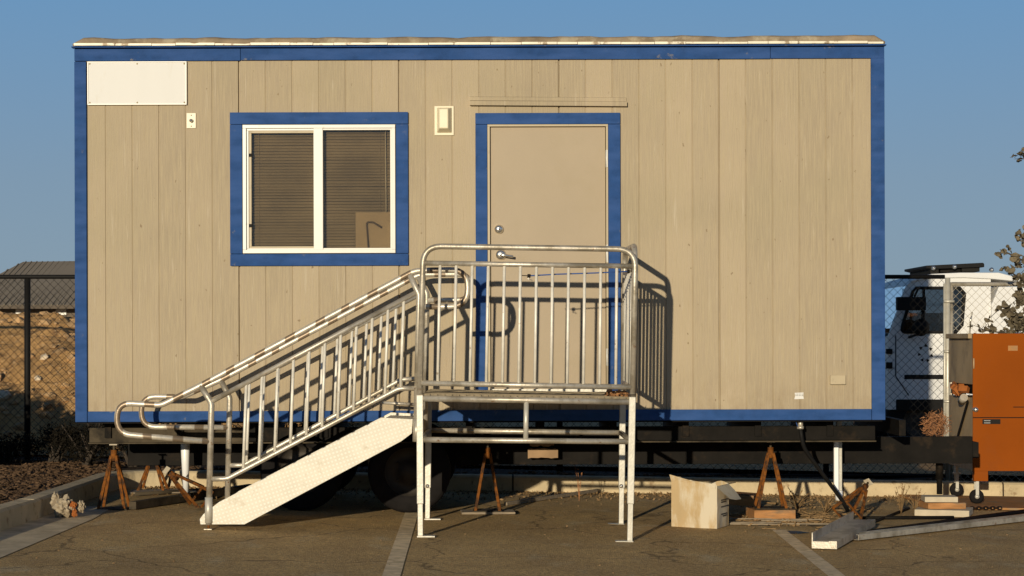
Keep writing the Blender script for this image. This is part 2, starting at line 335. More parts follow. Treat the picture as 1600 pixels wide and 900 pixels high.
    def build(s, name, m, parent=None, bevel=0, base=None):
        me = bpy.data.meshes.new(name); o = bpy.data.objects.new(name, me); col.objects.link(o)
        org = ORI[parent.name] if parent is not None else (Vector(base) if base is not None else Vector((0,0,0)))
        me.from_pydata([tuple(v-org) for v in s.v], [], s.f); me.polygons.foreach_set('use_smooth', s.sm)
        me.materials.append(M[m] if isinstance(m, str) else m); me.update()
        if parent is not None: o.parent = parent
        else: o.location = org
        ORI[o.name] = org
        if bevel:
            b = o.modifiers.new('bevel', 'BEVEL'); b.width = bevel; b.segments = 2; b.limit_method = 'ANGLE'
        return o
def fillet(pts, r, seg=7):
    pts = [Vector(p) for p in pts]; rr = r if isinstance(r, list) else [r]*len(pts); out = [pts[0]]
    for i in range(1, len(pts)-1):
        p, a, b = pts[i], pts[i-1], pts[i+1]; da, db = (a-p), (b-p); la, lb = da.length, db.length; da.normalize(); db.normalize()
        ang = da.angle(db); t = min(rr[i]/max(.001, math.tan(ang/2)), la*.49, lb*.49)
        p0, p1 = p+da*t, p+db*t
        for k in range(seg+1):
            u = k/seg; out.append((1-u)**2*p0+2*u*(1-u)*p+u*u*p1)
    out.append(pts[-1]); return out
def copy_tree(o, parent=None):
    c = o.copy(); col.objects.link(c); ORI[c.name] = ORI.get(o.name, Vector((0,0,0)))
    if parent: c.parent = parent
    for ch in o.children: copy_tree(ch, c)
    return c

# ---------------------------------------------------------------- the setting
def kerbY(x): return 2.42+.115*(x+3)
def sheet(name, m, x0, x1, y0, y1, nx, ny, zf, keep=None):
    mb = MB(); idx = {}
    for j in range(ny+1):
        for i in range(nx+1):
            x = x0+(x1-x0)*i/nx; y = y0+(y1-y0)*j/ny; idx[i, j] = len(mb.v); mb.v.append(Vector((x, y, zf(x, y))))
    for j in range(ny):
        for i in range(nx):
            if keep and not keep(x0+(x1-x0)*(i+.5)/nx, y0+(y1-y0)*(j+.5)/ny): continue
            mb.f.append([idx[i, j], idx[i+1, j], idx[i+1, j+1], idx[i, j+1]]); mb.sm.append(True)
    return mb.build(name, m)
tag(sheet('ground', 'soil', -700, 700, -300, 1200, 20, 20, lambda x, y: -.32), kind='structure')
lot = MB()
xs = [-3.6, 0, 4, 8, 60]
for i in range(len(xs)-1):
    a, b = xs[i], xs[i+1]
    lot.add([(a, -60, gz(a)), (b, -60, gz(b)), (b, kerbY(b)+.05, gz(b)), (a, kerbY(a)+.05, gz(a))], [(0, 1, 2, 3)])
tag(lot.build('parking_lot', 'asphalt'), kind='structure')
# kerb: an L with a rounded corner
kp = fillet([(-3.52, -14, 0), (-3.50, -3, 0), (-3.42, -.8, 0), (-3.42, kerbY(-3.42), 0), (12, kerbY(12), 0)], [0, .5, .5, .55, 0], 8)
def kerb_strip():
    mb = MB(); prof = [(0, -.05), (.012, .125), (.03, .142), (.13, .145), (.145, .14), (.15, -.05)]  # offset outward (left of travel), height
    n = len(prof); rings = []
    # densify
    pts = [kp[0]]
    for a, b in zip(kp, kp[1:]):
        k = max(1, int((b-a).length/.6)); pts += [a+(b-a)*(i+1)/k for i in range(k)]
    for i, p in enumerate(pts):
        d = (pts[min(i+1, len(pts)-1)]-pts[max(i-1, 0)]).normalized(); nl = Vector((-d.y, d.x, 0))
        for o, h in prof:
            q = p+nl*o; mb.v.append(Vector((q.x, q.y, gz(q.x)+h+random.uniform(-.0015, .0015))))
    for i in range(len(pts)-1):
        for k in range(n-1): mb.f.append([i*n+k, i*n+k+1, (i+1)*n+k+1, (i+1)*n+k]); mb.sm.append(False)
    return mb
tag(kerb_strip().build('kerb', 'kerb_concrete'), kind='structure')
g = MB(); g.add([(-3.62, -14, gz(-3.62)+.004), (-3.08, -14, gz(-3.08)+.004), (-3.05, -3, gz(-3.05)+.004), (-3.04, -.7, gz(-3.04)+.004), (-3.10, .3, gz(-3.1)+.004), (-3.5, .3, gz(-3.5)+.004)], [(0,1,2,3,4,5)])
tag(g.build('gutter', 'concrete'), kind='structure')
def yard_z(x, y):
    return gz(x)+.10+.03*noise.noise(Vector((x*1.3, y*1.3, 0)))+.012*noise.noise(Vector((x*6, y*6, 3)))
tag(sheet('planting_bed', 'bed_soil', -12, -3.50, -14, 4.6, 90, 160, lambda x, y: yard_z(x, y) + (0 if x < -3.6 else -.02),
          lambda x, y: True), kind='structure')
tag(sheet('verge', 'bed_soil', -3.52, 14, 2.3, 4.62, 120, 30, lambda x, y: (yard_z(x, y)-.02 if y > kerbY(x)+.12 else gz(x)-.06)), kind='structure')
tag(sheet('dirt_yard', 'soil', -60, 60, 4.6, 90, 60, 50, lambda x, y: yard_z(x, y)+.02), kind='structure')
# painted bay lines
def line(a, b, wd):
    mb = MB(); a, b = Vector(a), Vector(b); d = (b-a).normalized(); q = Vector((-d.y, d.x, 0))*wd/2
    n = 30; vs = []
    for i in range(n+1):
        p = a+(b-a)*i/n
        for sg in (-1, 1):
            v = p+q*(sg+random.uniform(-.012, .012)); vs.append((v.x, v.y, gz(v.x)+.004))
    mb.add(vs, [(2*i, 2*i+1, 2*i+3, 2*i+2) for i in range(n)])
    return mb
def G(px, py):  # point of the sloped lot seen at a pixel
    x = 0
    for _ in range(8):
        s = (py-HY)/(CZ-gz(x)); x = (px-800)/s
    return Vector((x, FPX/s-CY, gz(x)))
a, b = G(652, 775), G(612, 898); d = (b-a).normalized()
tag(line(a, b+d*3, .105).build('bay_line', 'paint_line'), kind='structure')
a, b = G(1216, 828), G(1304, 898); d = (b-a).normalized()
tag(line(a, b+d*3, .105).build('bay_line', 'paint_line'), kind='structure')

# ---------------------------------------------------------------- the office trailer
TH = 2.44
W0, W1, ZT, ZB = PX(119, 0), PX(1382, 0), PZ(73, 0), PZ(657, 0)
tr = thing('office_trailer', (0, 0, 0), 'beige wood sided office trailer with blue trim on jack stands', 'trailer')
WX0, WX1, WZ0, WZ1 = PX(382, 0), PX(619, 0), PZ(395, 0), PZ(195, 0)   # window opening
DX0, DX1, DZ0, DZ1 = PX(764, 0), PX(951, 0), PZ(611, 0), PZ(196, 0)   # door opening
holes = [(WX0, WX1, WZ0, WZ1), (DX0, DX1, DZ0, DZ1)]
prof = []
seams = (375, 625, 873, 1125)
x = 375-41.67*6
k = -6
while x < 1372:
    if x > 130:
        cx = PX(x, 0); seam = (k % 6 == 0); hw = .0065 if seam else .0045; dp = .020 if seam else .006
        prof += [(cx-hw, 0), (cx-hw*.5, dp), (cx+hw*.6, dp), (cx+hw, 0)]
    x += 41.67; k += 1
prof += [(W0+.01, 0), (W1-.01, 0)]+[(h, 0) for q in holes for h in q[:2]]
prof.sort()
sd_ = MB()
for (xa, ya), (xb, yb) in zip(prof, prof[1:]):
    cx = (xa+xb)/2; cuts = sorted([(h[2], h[3]) for h in holes if h[0] < cx < h[1]]); z = ZB+.01; segs = []
    for c0, c1 in cuts:
        if c0 > z: segs.append((z, c0))
        z = c1
    segs.append((z, ZT-.01))
    for z0, z1 in segs: sd_.add([(xa, ya, z0), (xb, yb, z0), (xb, yb, z1), (xa, ya, z1)], [(0, 1, 2, 3)])

for px in seams:
    for off in (-3.5, 3.5):
        py = 100
        while py < 636:
            xx = PX(px+off, 0); z = PZ(py+random.uniform(-3, 3), 0); py += 41
            if any(h[0]-.12 < xx < h[1]+.12 and h[2]-.12 < z < h[3]+.12 for h in holes): continue
            sd_.lathe([(.001, -.0015), (.0045, -.001), (.0045, .001)], (xx+random.uniform(-.003, .003), 0, z), n=6, smooth=False)
sd_.build('siding', 'siding', tr)
sw = MB()
for xx in (W0+.004, W1-.004): sw.add([(xx, 0, ZB), (xx, TH, ZB), (xx, TH, ZT), (xx, 0, ZT)], [(0, 1, 2, 3)])
sw.add([(W0, TH, ZB), (W1, TH, ZB), (W1, TH, ZT), (W0, TH, ZT)], [(0, 1, 2, 3)])
sw.build('side_wall', 'siding', tr)
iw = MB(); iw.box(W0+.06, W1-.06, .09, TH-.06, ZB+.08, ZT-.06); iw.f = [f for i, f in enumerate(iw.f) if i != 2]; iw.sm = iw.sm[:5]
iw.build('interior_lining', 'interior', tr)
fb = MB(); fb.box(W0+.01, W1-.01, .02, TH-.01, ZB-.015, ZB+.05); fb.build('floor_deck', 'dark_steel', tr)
# blue trim boards
def board(name, x0, x1, y0, y1, dep=.022, parent=tr, m='blue_trim', bev=.003, back=0):
    return MB().box(PX(x0, 0), PX(x1, 0), -dep, back, PZ(y1, 0), PZ(y0, 0)).build(name, m, parent, bev)
board('corner_board', 119, 137.5, 95, 657.5, .024); board('corner_board', 1362, 1383, 93, 657.5, .024)
board('fascia_board', 119, 378, 75, 94, .02); board('fascia_board', 378.6, 1205, 75, 93.5, .022); board('fascia_board', 1205.6, 1383, 74.5, 93, .02)
board('skirt_board', 138, 655, 641, 657.5, .018); board('skirt_board', 655.8, 1361.5, 640.5, 657.5, .02)
# roof
rf = MB(); nx = 80; top = []; bot = []
xr0, xr1 = PX(118, 0), PX(1383, 0)
rows = [(-.03, 72), (-.056, 66.5), (-.055, 61), (-.025, 57.6), (.1, 56.5), (.6, 55), (1.3, 53), (TH-.1, 60), (TH+.05, 72)]
for i in range(nx+1):
    xx = xr0+(xr1-xr0)*i/nx; e = min(i, nx-i)
    for y, py in rows:
        z = PZ(py+1.5-i/nx*1.5, 0)+(0 if py == 72 else .010*noise.noise(Vector((xx*3.3, y*3, 5)))+.008*noise.noise(Vector((xx*9, y*3, 2))))
        if e == 0: z = PZ(72, 0)+(z-PZ(72, 0))*.35
        rf.v.append(Vector((xx, y+(.012*noise.noise(Vector((xx*6, z*9, 1)))), z)))
n = len(rows)
for i in range(nx):
    for k in range(n-1): rf.f.append([i*n+k, (i+1)*n+k, (i+1)*n+k+1, i*n+k+1]); rf.sm.append(True)
rf.f.append(list(range(n))); rf.sm.append(False); rf.f.append([nx*n+k for k in range(n)][::-1]); rf.sm.append(False)
rf.build('roof', 'roof_coat', tr)
ru = MB().box(W0, W1, .001, TH, PZ(74, 0)-.01, PZ(72.5, 0)); ru.build('roof_deck', 'dark_steel', tr)
de = MB(); xx = xr0+.01
while xx < xr1-.05:
    L = random.uniform(.1, .32); L = min(L, xr1-.01-xx); z0 = PZ(71.2+random.uniform(-.3, .3), 0)
    de.box(xx, xx+L-.004, -.058-random.uniform(0, .006), -.03, z0, z0+.013+random.uniform(0, .006)); xx += L
de.build('drip_edge', 'drip_edge', tr)
MB().box(xr0-.008, xr1+.008, -.062, -.0, PZ(74.2, 0), PZ(72.4, 0)).build('gutter_lip', 'blue_trim', tr)

# window
wd = board('window', 361.5, 639.5, 175, 193.5, .026)
wd2 = MB(); 
for q in ((361.5, 380.5, 194, 395.5), (620.5, 639.5, 194, 395.5), (361.5, 639.5, 396, 414.5)):
    wd2.box(PX(q[0], 0), PX(q[1], 0), -.024, 0, PZ(q[3], 0), PZ(q[2], 0))
wd2.build('trim', 'blue_trim', wd, .003)
def ring(name, x0, x1, y0, y1, t, ya, yb, m, parent, bev=.002):
    mb = MB(); X0, X1, Z0, Z1 = PX(x0, 0), PX(x1, 0), PZ(y1, 0), PZ(y0, 0); t = t/205
    mb.box(X0, X1, ya, yb, Z1-t, Z1); mb.box(X0, X1, ya, yb, Z0, Z0+t)
    mb.box(X0, X0+t, ya, yb, Z0+t, Z1-t); mb.box(X1-t, X1, ya, yb, Z0+t, Z1-t)
    return mb.build(name, m, parent, bev)
ring('frame', 381.5, 619.5, 194.5, 395, 5.5, -.034, .03, 'white_vinyl', wd)
ring('frame', 386.5, 500, 199.5, 391, 4, -.016, .03, 'white_vinyl', wd)
ring('sash', 390.5, 497, 203, 388, 4, -.006, .025, 'tan_metal', wd, .001)
MB().box(PX(492, 0), PX(506.5, 0), -.028, .03, PZ(390, 0), PZ(199, 0)).build('mullion', 'white_vinyl', wd, .002)
ring('sash', 503, 614.5, 199.8, 390, 3, -.02, .02, 'white_vinyl', wd, .001)
for yy in (244, 354): MB().box(PX(390, 0), PX(395, 0), -.014, -.006, PZ(yy, 0), PZ(yy-5, 0)).build('latch', 'black_vinyl', wd)
MB().box(PX(394, 0), PX(493, 0), .008, .012, PZ(385, 0), PZ(206, 0)).build('pane', 'glass', wd)
MB().box(PX(505, 0), PX(613, 0), .000, .004, PZ(388, 0), PZ(202, 0)).build('pane', 'glass', wd)
bl = MB(); z = PZ(200, 0)
while z > PZ(393, 0):
    for x0, x1 in ((386, 499), (500, 615)):
        bl.obox(((PX(x0, 0)+PX(x1, 0))/2, .055+random.uniform(-.001, .001), z+random.uniform(-.001, .001)), (PX(x1, 0)-PX(x0, 0), .024, .0012), (R(62+random.uniform(-5, 5)), random.gauss(0, .0015), 0))
    z -= .0225
for xx in (405, 595): bl.box(PX(xx, 0)-.0012, PX(xx, 0)+.0012, .040, .042, PZ(393, 0), PZ(200, 0))
bl.build('blind', 'blind', wd)
MB().tube([P(604, 203, .035), P(605, 370, .035)], .004, 6).build('blind_wand', 'white_vinyl', wd)
lp = MB().box(PX(430, .9), PX(540, .9), .88, .95, PZ(243, .9), PZ(239, .9)); 
lp.build('ceiling_lamp', 'white_vinyl', tr)
bx = MB().box(PX(557, .025), PX(611, .025), .024, .030, PZ(387, .025), PZ(331, .025)); bx.build('paper_sheet', 'dim_card', wd); MB().tube(fillet([P(577, 386, .018), P(574, 346, .018), P(585, 347, .018), P(598, 355, .018)], .02, 3), .007, 6).build('chair_arm', 'far_wall', wd)

# door
dr = MB().box(PX(767.5, 0), PX(947.5, 0), .012, .05, PZ(608, 0), PZ(198.5, 0)).build('door', 'door_paint', tr, .002)
dt = MB(); 
for q in ((744.5, 970.5, 177, 194.5), (744.5, 763, 195, 611), (951.8, 970.5, 195, 611)): dt.box(PX(q[0], 0), PX(q[1], 0), -.024, 0, PZ(q[3], 0), PZ(q[2], 0))
dt.build('door_trim', 'blue_trim', tr, .003)
df = MB()
for q in ((763.3, 951.5, 194.8, 198), (763.3, 767, 198, 611), (948.3, 951.5, 198, 611)): df.box(PX(q[0], 0), PX(q[1], 0), -.02, .06, PZ(q[3], 0), PZ(q[2], 0))
df.build('door_frame', 'tan_metal', tr, .0015)
MB().box(PX(766, 0), PX(949, 0), -.05, .05, PZ(612.5, 0), PZ(607.5, 0)).build('threshold', 'galv_bright', tr, .002)
for y0, y1 in ((235, 262), (383, 410), (545, 572)):
    mb = MB(); mb.tube([P(949.2, y0, -.018), P(949.2, y1, -.018)], .007, 8); mb.build('hinge', 'white_vinyl', dr)
    MB().box(PX(948.6, 0), PX(951, 0), -.024, -.019, PZ(y1, 0), PZ(y0, 0)).build('hinge_leaf', 'white_vinyl', dr)
MB().lathe([(.001, -.018), (.02, -.018), (.026, -.012), (.034, -.004), (.036, .012)], P(781, 358, 0), n=24).build('deadbolt', 'chrome', dr)
MB().lathe([(.001, -.026), (.006, -.026), (.006, -.016), (.007, -.016)], P(781, 358, 0), n=12).build('deadbolt_core', 'cardboard_ink', dr)
hd = MB().lathe([(.001, -.02), (.022, -.02), (.038, -.008), (.042, .012)], P(784, 398, 0), n=24)
hd.tube(fillet([P(784, 398, -.005), P(784, 398, -.055), P(803, 401, -.06)], .012, 4), [.011]*6+[.0115, .010, .010, .009][:4] if False else .011, 8)
hd.build('handle', 'chrome', dr)
dc = MB(); 
for (x0, x1, y0, y1, d) in ((736, 980, 151.5, 158, .012), (736, 981, 158.3, 166, .042)):
    dc.add([(PX(x0,0),0,PZ(y1-1,0)),(PX(x1,0),0,PZ(y1+1.3,0)),(PX(x1,0),0,PZ(y0+1.3,0)),(PX(x0,0),0,PZ(y0-1,0)),
            (PX(x0,0),-d,PZ(y1-1,0)),(PX(x1,0),-d,PZ(y1+1.3,0)),(PX(x1,0),-d,PZ(y0+2,0)),(PX(x0,0),-d,PZ(y0,0))],
           [(4,5,6,7),(0,4,7,3),(1,2,6,5),(3,7,6,2),(0,1,5,4)])
dc.build('drip_cap', 'siding', tr)
lt = MB().box(PX(680.5, 0), PX(711, 0), -.012, 0, PZ(211.5, 0), PZ(165.5, 0)).build('porch_light', 'cream_plastic', tr, .003)
ln = MB(); a = [P(684.5, 207.5, -.012), P(708, 207.5, -.012), P(708, 168, -.012), P(684.5, 168, -.012)]; b_ = [P(688.5, 202, -.085), P(702.5, 202, -.085), P(702.5, 171.5, -.085), P(688.5, 171.5, -.085)]
for q in a: q.x = (q.x)*S(-.012)/205; q.z = CZ+(q.z-CZ)*S(-.012)/205
for q in b_: q.x = (q.x)*S(-.085)/205; q.z = CZ+(q.z-CZ)*S(-.085)/205
ln.add(a+b_, [(4,5,6,7),(0,1,5,4),(1,2,6,5),(2,3,7,6),(3,0,4,7)]); ln.build('lens', 'lens', lt, .006)
sp = MB().box(PX(140, 0), PX(293.5, 0), -.018, 0, PZ(162, 0), PZ(95.5, 0)).build('sign_panel', 'white_sign', tr, .002)
ring('sign_frame', 139.3, 294.2, 95, 162.6, 1.6, -.024, -.001, 'white_vinyl', sp, .001)
for px, py in ((143, 98.5), (217, 98.5), (290.5, 98.5), (143, 159), (217, 159), (290.5, 159)): MB().lathe([(.001, -.0215), (.006, -.0205), (.007, -.018)], P(px, py, 0), n=10).build('screw', 'tan_metal', sp)
sp2 = MB().box(PX(293.5, 0), PX(308, 0), -.01, 0, PZ(199, 0), PZ(175.5, 0)).build('socket_plate', 'cream_plastic', tr, .001)
MB().lathe([(.001, -.04), (.009, -.038), (.014, -.028), (.011, -.015), (.013, -.009)], P(301, 187.5, 0), n=14).build('knob', 'chrome', sp2)
for yy in (179, 196): MB().lathe([(.001, -.0125), (.004, -.0115), (.005, -.009)], P(301, yy, 0), n=8).build('screw', 'rusty', sp2)
MB().box(PX(1297, 0), PX(1321, 0), -.03, 0, PZ(602, 0), PZ(587.5, 0)).build('outlet_box', 'tan_metal', tr, .002)
tg = MB().prism([P(1241.5, 625, 0), P(1256.5, 624.5, 0), P(1255.5, 620, 0), P(1256, 614.5, 0), P(1242, 615, 0), P(1243, 619.5, 0)], -.004, -.001).build('paper_tag', 'white_sign', tr)
tk = MB()
for r_ in range(2):
    for k in range(5): tk.box(PX(1243.6+k*2.5, 0), PX(1245+k*2.5, 0), -.0055, -.004, PZ(617.4+r_*2.4, 0), PZ(616.6+r_*2.4, 0))
tk.build('printing', 'cardboard_ink', tg)
# under-frame
def yb(px0, px1, py0, py1, Y, th, name, m, parent=tr, bev=.003):
    return MB().box(PX(px0, Y), PX(px1, Y), Y, Y+th, PZ(py1, Y), PZ(py0, Y)).build(name, m, parent, bev)
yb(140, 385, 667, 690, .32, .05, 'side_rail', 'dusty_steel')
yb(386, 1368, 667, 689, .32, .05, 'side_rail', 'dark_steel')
fl = MB()
fl.box(PX(140, .3), PX(1368, .3), .26, .36, PZ(691.5, .3), PZ(689.5, .3)); fl.build('rail_flange', 'dusty_steel', tr, .001)
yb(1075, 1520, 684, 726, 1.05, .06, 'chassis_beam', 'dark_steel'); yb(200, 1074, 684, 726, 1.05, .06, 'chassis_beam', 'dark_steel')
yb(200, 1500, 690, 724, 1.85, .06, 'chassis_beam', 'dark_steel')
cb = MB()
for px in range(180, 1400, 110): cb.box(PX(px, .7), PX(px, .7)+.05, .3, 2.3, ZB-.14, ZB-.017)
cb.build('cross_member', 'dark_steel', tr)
tb = MB(); tb.box(PX(1500, 1.4), PX(1517, 1.4), 1.12, 1.9, .40, .52); tb.box(PX(1517, 1.4), PX(1527, 1.4), 1.35, 1.55, PZ(717, 1.4), PZ(703, 1.4))
tb.build('tongue', 'dark_steel', tr)
hj = MB().tube([(PX(1468, 1.3), 1.3, PZ(715, 1.3)), (PX(1468, 1.3), 1.3, PZ(774, 1.3))], .024, 10); hj.tube([(PX(1468, 1.3), 1.3, PZ(700, 1.3)), (PX(1468, 1.3), 1.3, PZ(750, 1.3))], .032, 10); hj.build('hitch_jack', 'dark_steel', tr)
axm = MB()
for px in (640, 472): axm.tube([(PX(px, .5), .45, .33+gz(-1)), (PX(px, .5), 2.1, .33+gz(-1))], .04, 10)
axm.build('axle', 'dark_steel', tr)
for px in (640, 472):
    for Y in (.42, 2.05):
        c = Vector((PX(px, .42), Y, .325+gz(PX(px, .42))))
        t = MB().lathe([(.19, -.085), (.215, -.10), (.29, -.10), (.318, -.075), (.325, -.03), (.325, .03), (.318, .075), (.29, .1), (.19, .09)], c, n=40).build('wheel', 'rubber', tr)
        lg = MB().lathe([(.2, -.088), (.185, -.07), (.17, -.02), (.08, -.03), (.07, -.06), (.001, -.06)], c, n=32)
        for k in range(5):
            aa = k*6.283/5; lg.lathe([(.001, -.052), (.012, -.05), (.012, -.02)], c+Vector((.115*math.cos(aa), 0, .115*math.sin(aa))), n=6)
        lg.build('rim', 'rim', t)
# stabiliser posts
for (px, y0, y1, Y) in ((290, 668, 768, .8),):
    p = MB().tube([P(px, y0, Y), P(px, y0+10, Y), P(px-.2, y0+22, Y), P(px, y0+45, Y), P(px+.5, y1, Y)], [.02, .02, .038, .034, .022], 14)
    st = p.build('stabiliser_post', 'post_white', tr)
    MB().box(PX(px-9, Y), PX(px+10, Y), Y-.05, Y+.05, PZ(y1+7, Y), PZ(y1+1, Y)).build('foot', 'dark_steel', st, .004)
    MB().tube([P(px, y0+1, Y), P(px, 655, Y)], .012, 8).build('rod', 'dark_steel', st)
st = MB().box(PX(1308, .78), PX(1316, .78), .78, .82, PZ(768, .78), PZ(657, .78)).build('stabiliser_post', 'galv_bright', tr, .003)
MB().box(PX(1303, .75), PX(1310, .75), .73, .775, PZ(770, .75), PZ(688, .75)).build('arm', 'post_white', st, .003)
MB().tube([P(1311, 768, .78), P(1311, 783, .78)], .03, 12).build('foot', 'post_white', st)
cd = MB().tube([P(1251, 656, .12), P(1251, 671, .12)], .021, 12); cd.tube([P(1251, 667, .12), P(1251, 671.5, .12)], .027, 12); cd.build('conduit', 'galvanised', tr)
MB().tube(fillet([P(1251, 670, .12), P(1255, 700, .15), P(1290, 748, .3), P(1315, 782, .45), P(1325, 800, .5)], .3, 6), .016, 8).build('hose', 'black_vinyl', tr)
MB().tube([P(1243, 658, .1), P(1247, 668, .1)], .003, 6).build('ground_wire', 'bungee_blue', tr)
dirt_mb = MB()
for (x0, x1, y0, y1) in ((828, 866, 692, 697), (825, 872, 701, 716)):
    pts = []; n = 9
    for i in range(n+1): pts.append(P(x0+(x1-x0)*i/n, y1+random.uniform(-1.5, 1), .9))
    for i in range(n, -1, -1): pts.append(P(x0+(x1-x0)*i/n, y0+random.uniform(-1, 1), .9))
    dirt_mb.prism(pts, .88, .93)
dirt_mb.build('lit_dirt', 'mud', tr)  # brown slabs standing in for sunlit dirt visible beneath the trailer
tr.rotation_euler = (0, R(-.16), 0)

# ---------------------------------------------------------------- landing platform
ld = thing('entry_platform', (PX(822, -.8), -.8, gz(0)), 'galvanised steel entry platform with railings in front of the trailer door', 'platform')
YF, YK = -1.45, -.145
fr = MB().tube(fillet([P(655.5, 616, YF), P(661.5, 384.5, YF), P(993, 389.5, YF), P(988.5, 616, YF)], [0, .13, .13, 0], 9), .0205, 12).build('front_railing', 'galvanised', ld)
MB().tube([P(662, 411, YF), P(992, 416, YF)], .018, 10).build('mid_rail', 'galvanised', fr)
MB().tube([P(657, 598.5, YF), P(989, 605, YF)], .019, 10).build('toe_rail', 'galvanised', fr)
for k in range(1, 13):
    xt, xb = 662.6+25.1*k, 658.5+25.3*k
    MB().tube([P(xt, 412+k*.38, YF), P(xb, 600+k*.45, YF)], .0105, 8).build('baluster', 'baluster_steel', fr)
XR = .85
sr = MB().tube(fillet([(XR-.012, -1.39, .96), (XR+.0, -1.39, 2.02), (XR+.0, -.2, 2.04), (XR-.012, -.2, .96)], [0, .13, .13, 0], 9), .0205, 12).build('side_railing', 'galvanised', ld)
MB().tube([(XR, -1.39, 1.86), (XR, -.2, 1.87)], .018, 10).build('mid_rail', 'galvanised', sr)
MB().tube([(XR-.01, -1.39, 1.04), (XR-.01, -.2, 1.05)], .018, 10).build('toe_rail', 'galvanised', sr)
for k in range(1, 11):
    y = -1.39+1.19*k/11; MB().tube([(XR, y, 1.87), (XR-.01, y, 1.05)], .0105, 8).build('baluster', 'baluster_steel', sr)
dz0, dz1 = PZ(622, YF), PZ(628, YF)
dfm = MB().tube([P(659, 622.5, YF), P(986, 628, YF)], .0215, 12); dfm.tube([Vector((PX(659, YF), YK, dz0)), Vector((PX(986, YF), YK, dz1))], .02, 10)
dfm.tube([Vector((PX(659, YF), YF, dz0)), Vector((PX(659, YF), YK, dz0))], .02, 10); dfm.tube([Vector((PX(986, YF), YF, dz1)), Vector((PX(986, YF), YK, dz1))], .02, 10)
dfm.build('deck_frame', 'galvanised', ld)
MB().add([(PX(660, YF), YF+.01, dz0-.002), (PX(985, YF), YF+.01, dz1-.002), (PX(985, YF), YK-.01, dz1-.002), (PX(660, YF), YK-.01, dz0-.002)], [(0, 1, 2, 3)]).build('deck_shade_sheet', 'dark_steel', ld)  # solid sheet added below the grating to block light and darken the underside
dk = MB(); x0, x1 = PX(660, YF), PX(985, YF)
def dz(x): return dz0+(dz1-dz0)*(x-x0)/(x1-x0)+.022
y = YF+.02
while y < YK: dk.bar((x0, y, dz(x0)), (x1, y, dz(x1)), .004, .018, (0, 0, 1)); y += .03
x = x0
while x < x1: dk.bar((x, YF, dz(x)), (x, YK, dz(x)), .006, .014, (0, 0, 1)); x += .05
dk.build('deck_grating', 'grating', ld)
lb = MB().tube([P(658, 687, YF), P(986, 690, YF)], .0195, 10).build('brace', 'galvanised', ld)
MB().tube([Vector((PX(658, YF), YK, PZ(686, YF)+.0)), Vector((PX(986, YF), YK, PZ(690, YF)))], .019, 10).build('brace', 'galvanised', ld)
for xx, pz in ((PX(658, YF), 687), (PX(986, YF), 690)): MB().tube([(xx, YF, PZ(pz, YF)), (xx, YK, PZ(pz, YF))], .019, 10).build('brace', 'galvanised', ld)
MB().tube([P(822.5, 628, YF), P(821.5, 688, YF)], .018, 10).build('strut', 'galv_bright', ld)
for (px0, px1, Y, yt, yj, ybt, dirn) in ((656, 657, YF, 617, 787, 838, 1), (988, 984, YF, 620, 787, 846, -1), (670, 668, YK, 618, 762, 811, 1), (973, 970.5, YK, 620, 762, 819, -1)):
    t_ = (yj-yt)/(ybt-yt); xm = px0+(px1-px0)*t_
    lg = MB().bar(P(px0, yt, Y), P(xm, yj, Y), .046).build('leg', 'galv_bright', ld, .004)
    MB().bar(P(xm, yj, Y), P(px1, ybt-1, Y), .036).build('inner_tube', 'galv_bright', lg, .003)
    fx = PX(px1, Y); fzz = PZ(ybt, Y); w_ = .1
    MB().box(min(fx-dirn*.022, fx+dirn*w_), max(fx-dirn*.022, fx+dirn*w_), Y-.045, Y+.045, fzz-.003, fzz+.006).build('foot_plate', 'galv_bright', lg, .001)
    if Y == YK: MB().lathe([(.001, -.036), (.012, -.034), (.016, -.023)], P(px1, 759, Y), n=10).build('bolt', 'chrome', lg)
# bungee
bg_ = thing('bungee_cord', P(983, 424, -1.40), 'thin blue bungee cord hooked across the platform railing', 'bungee cord')
bc = MB().tube([P(812, 430.3, -1.40), P(826, 431, -1.40)], .003, 6).build('hook', 'black_vinyl', bg_)
MB().tube([P(826, 431, -1.40), P(870, 428.5, -1.40), P(930, 426.5, -1.40), P(983, 424, -1.40)], .0045, 8).build('cord', 'bungee_blue', bg_)
MB().tube([P(824, 431, -1.4), P(829, 431.3, -1.4)], .013, 8).build('clip', 'black_vinyl', bg_)
MB().tube([P(980, 424, -1.4), P(984, 424, -1.4)], .013, 8).build('clip', 'black_vinyl', bg_)
MB().tube([P(827, 432, -1.4), P(825, 436, -1.4), P(832, 438, -1.4)], .003, 6).build('hook', 'chrome', bg_)
# dry leaves on the deck corner
dl = MB()
for k in range(90):
    c = Vector((random.uniform(.66, .81), random.uniform(-1.3, -1.05), dz(.75)+.01+random.uniform(0, .035))); dl.leaf(c, random.uniform(.012, .03), 1.2)
tag(dl.build('leaf_litter', 'dry_leaf'), 'dry brown leaves heaped on the corner of the platform deck', 'leaves', kind='stuff')

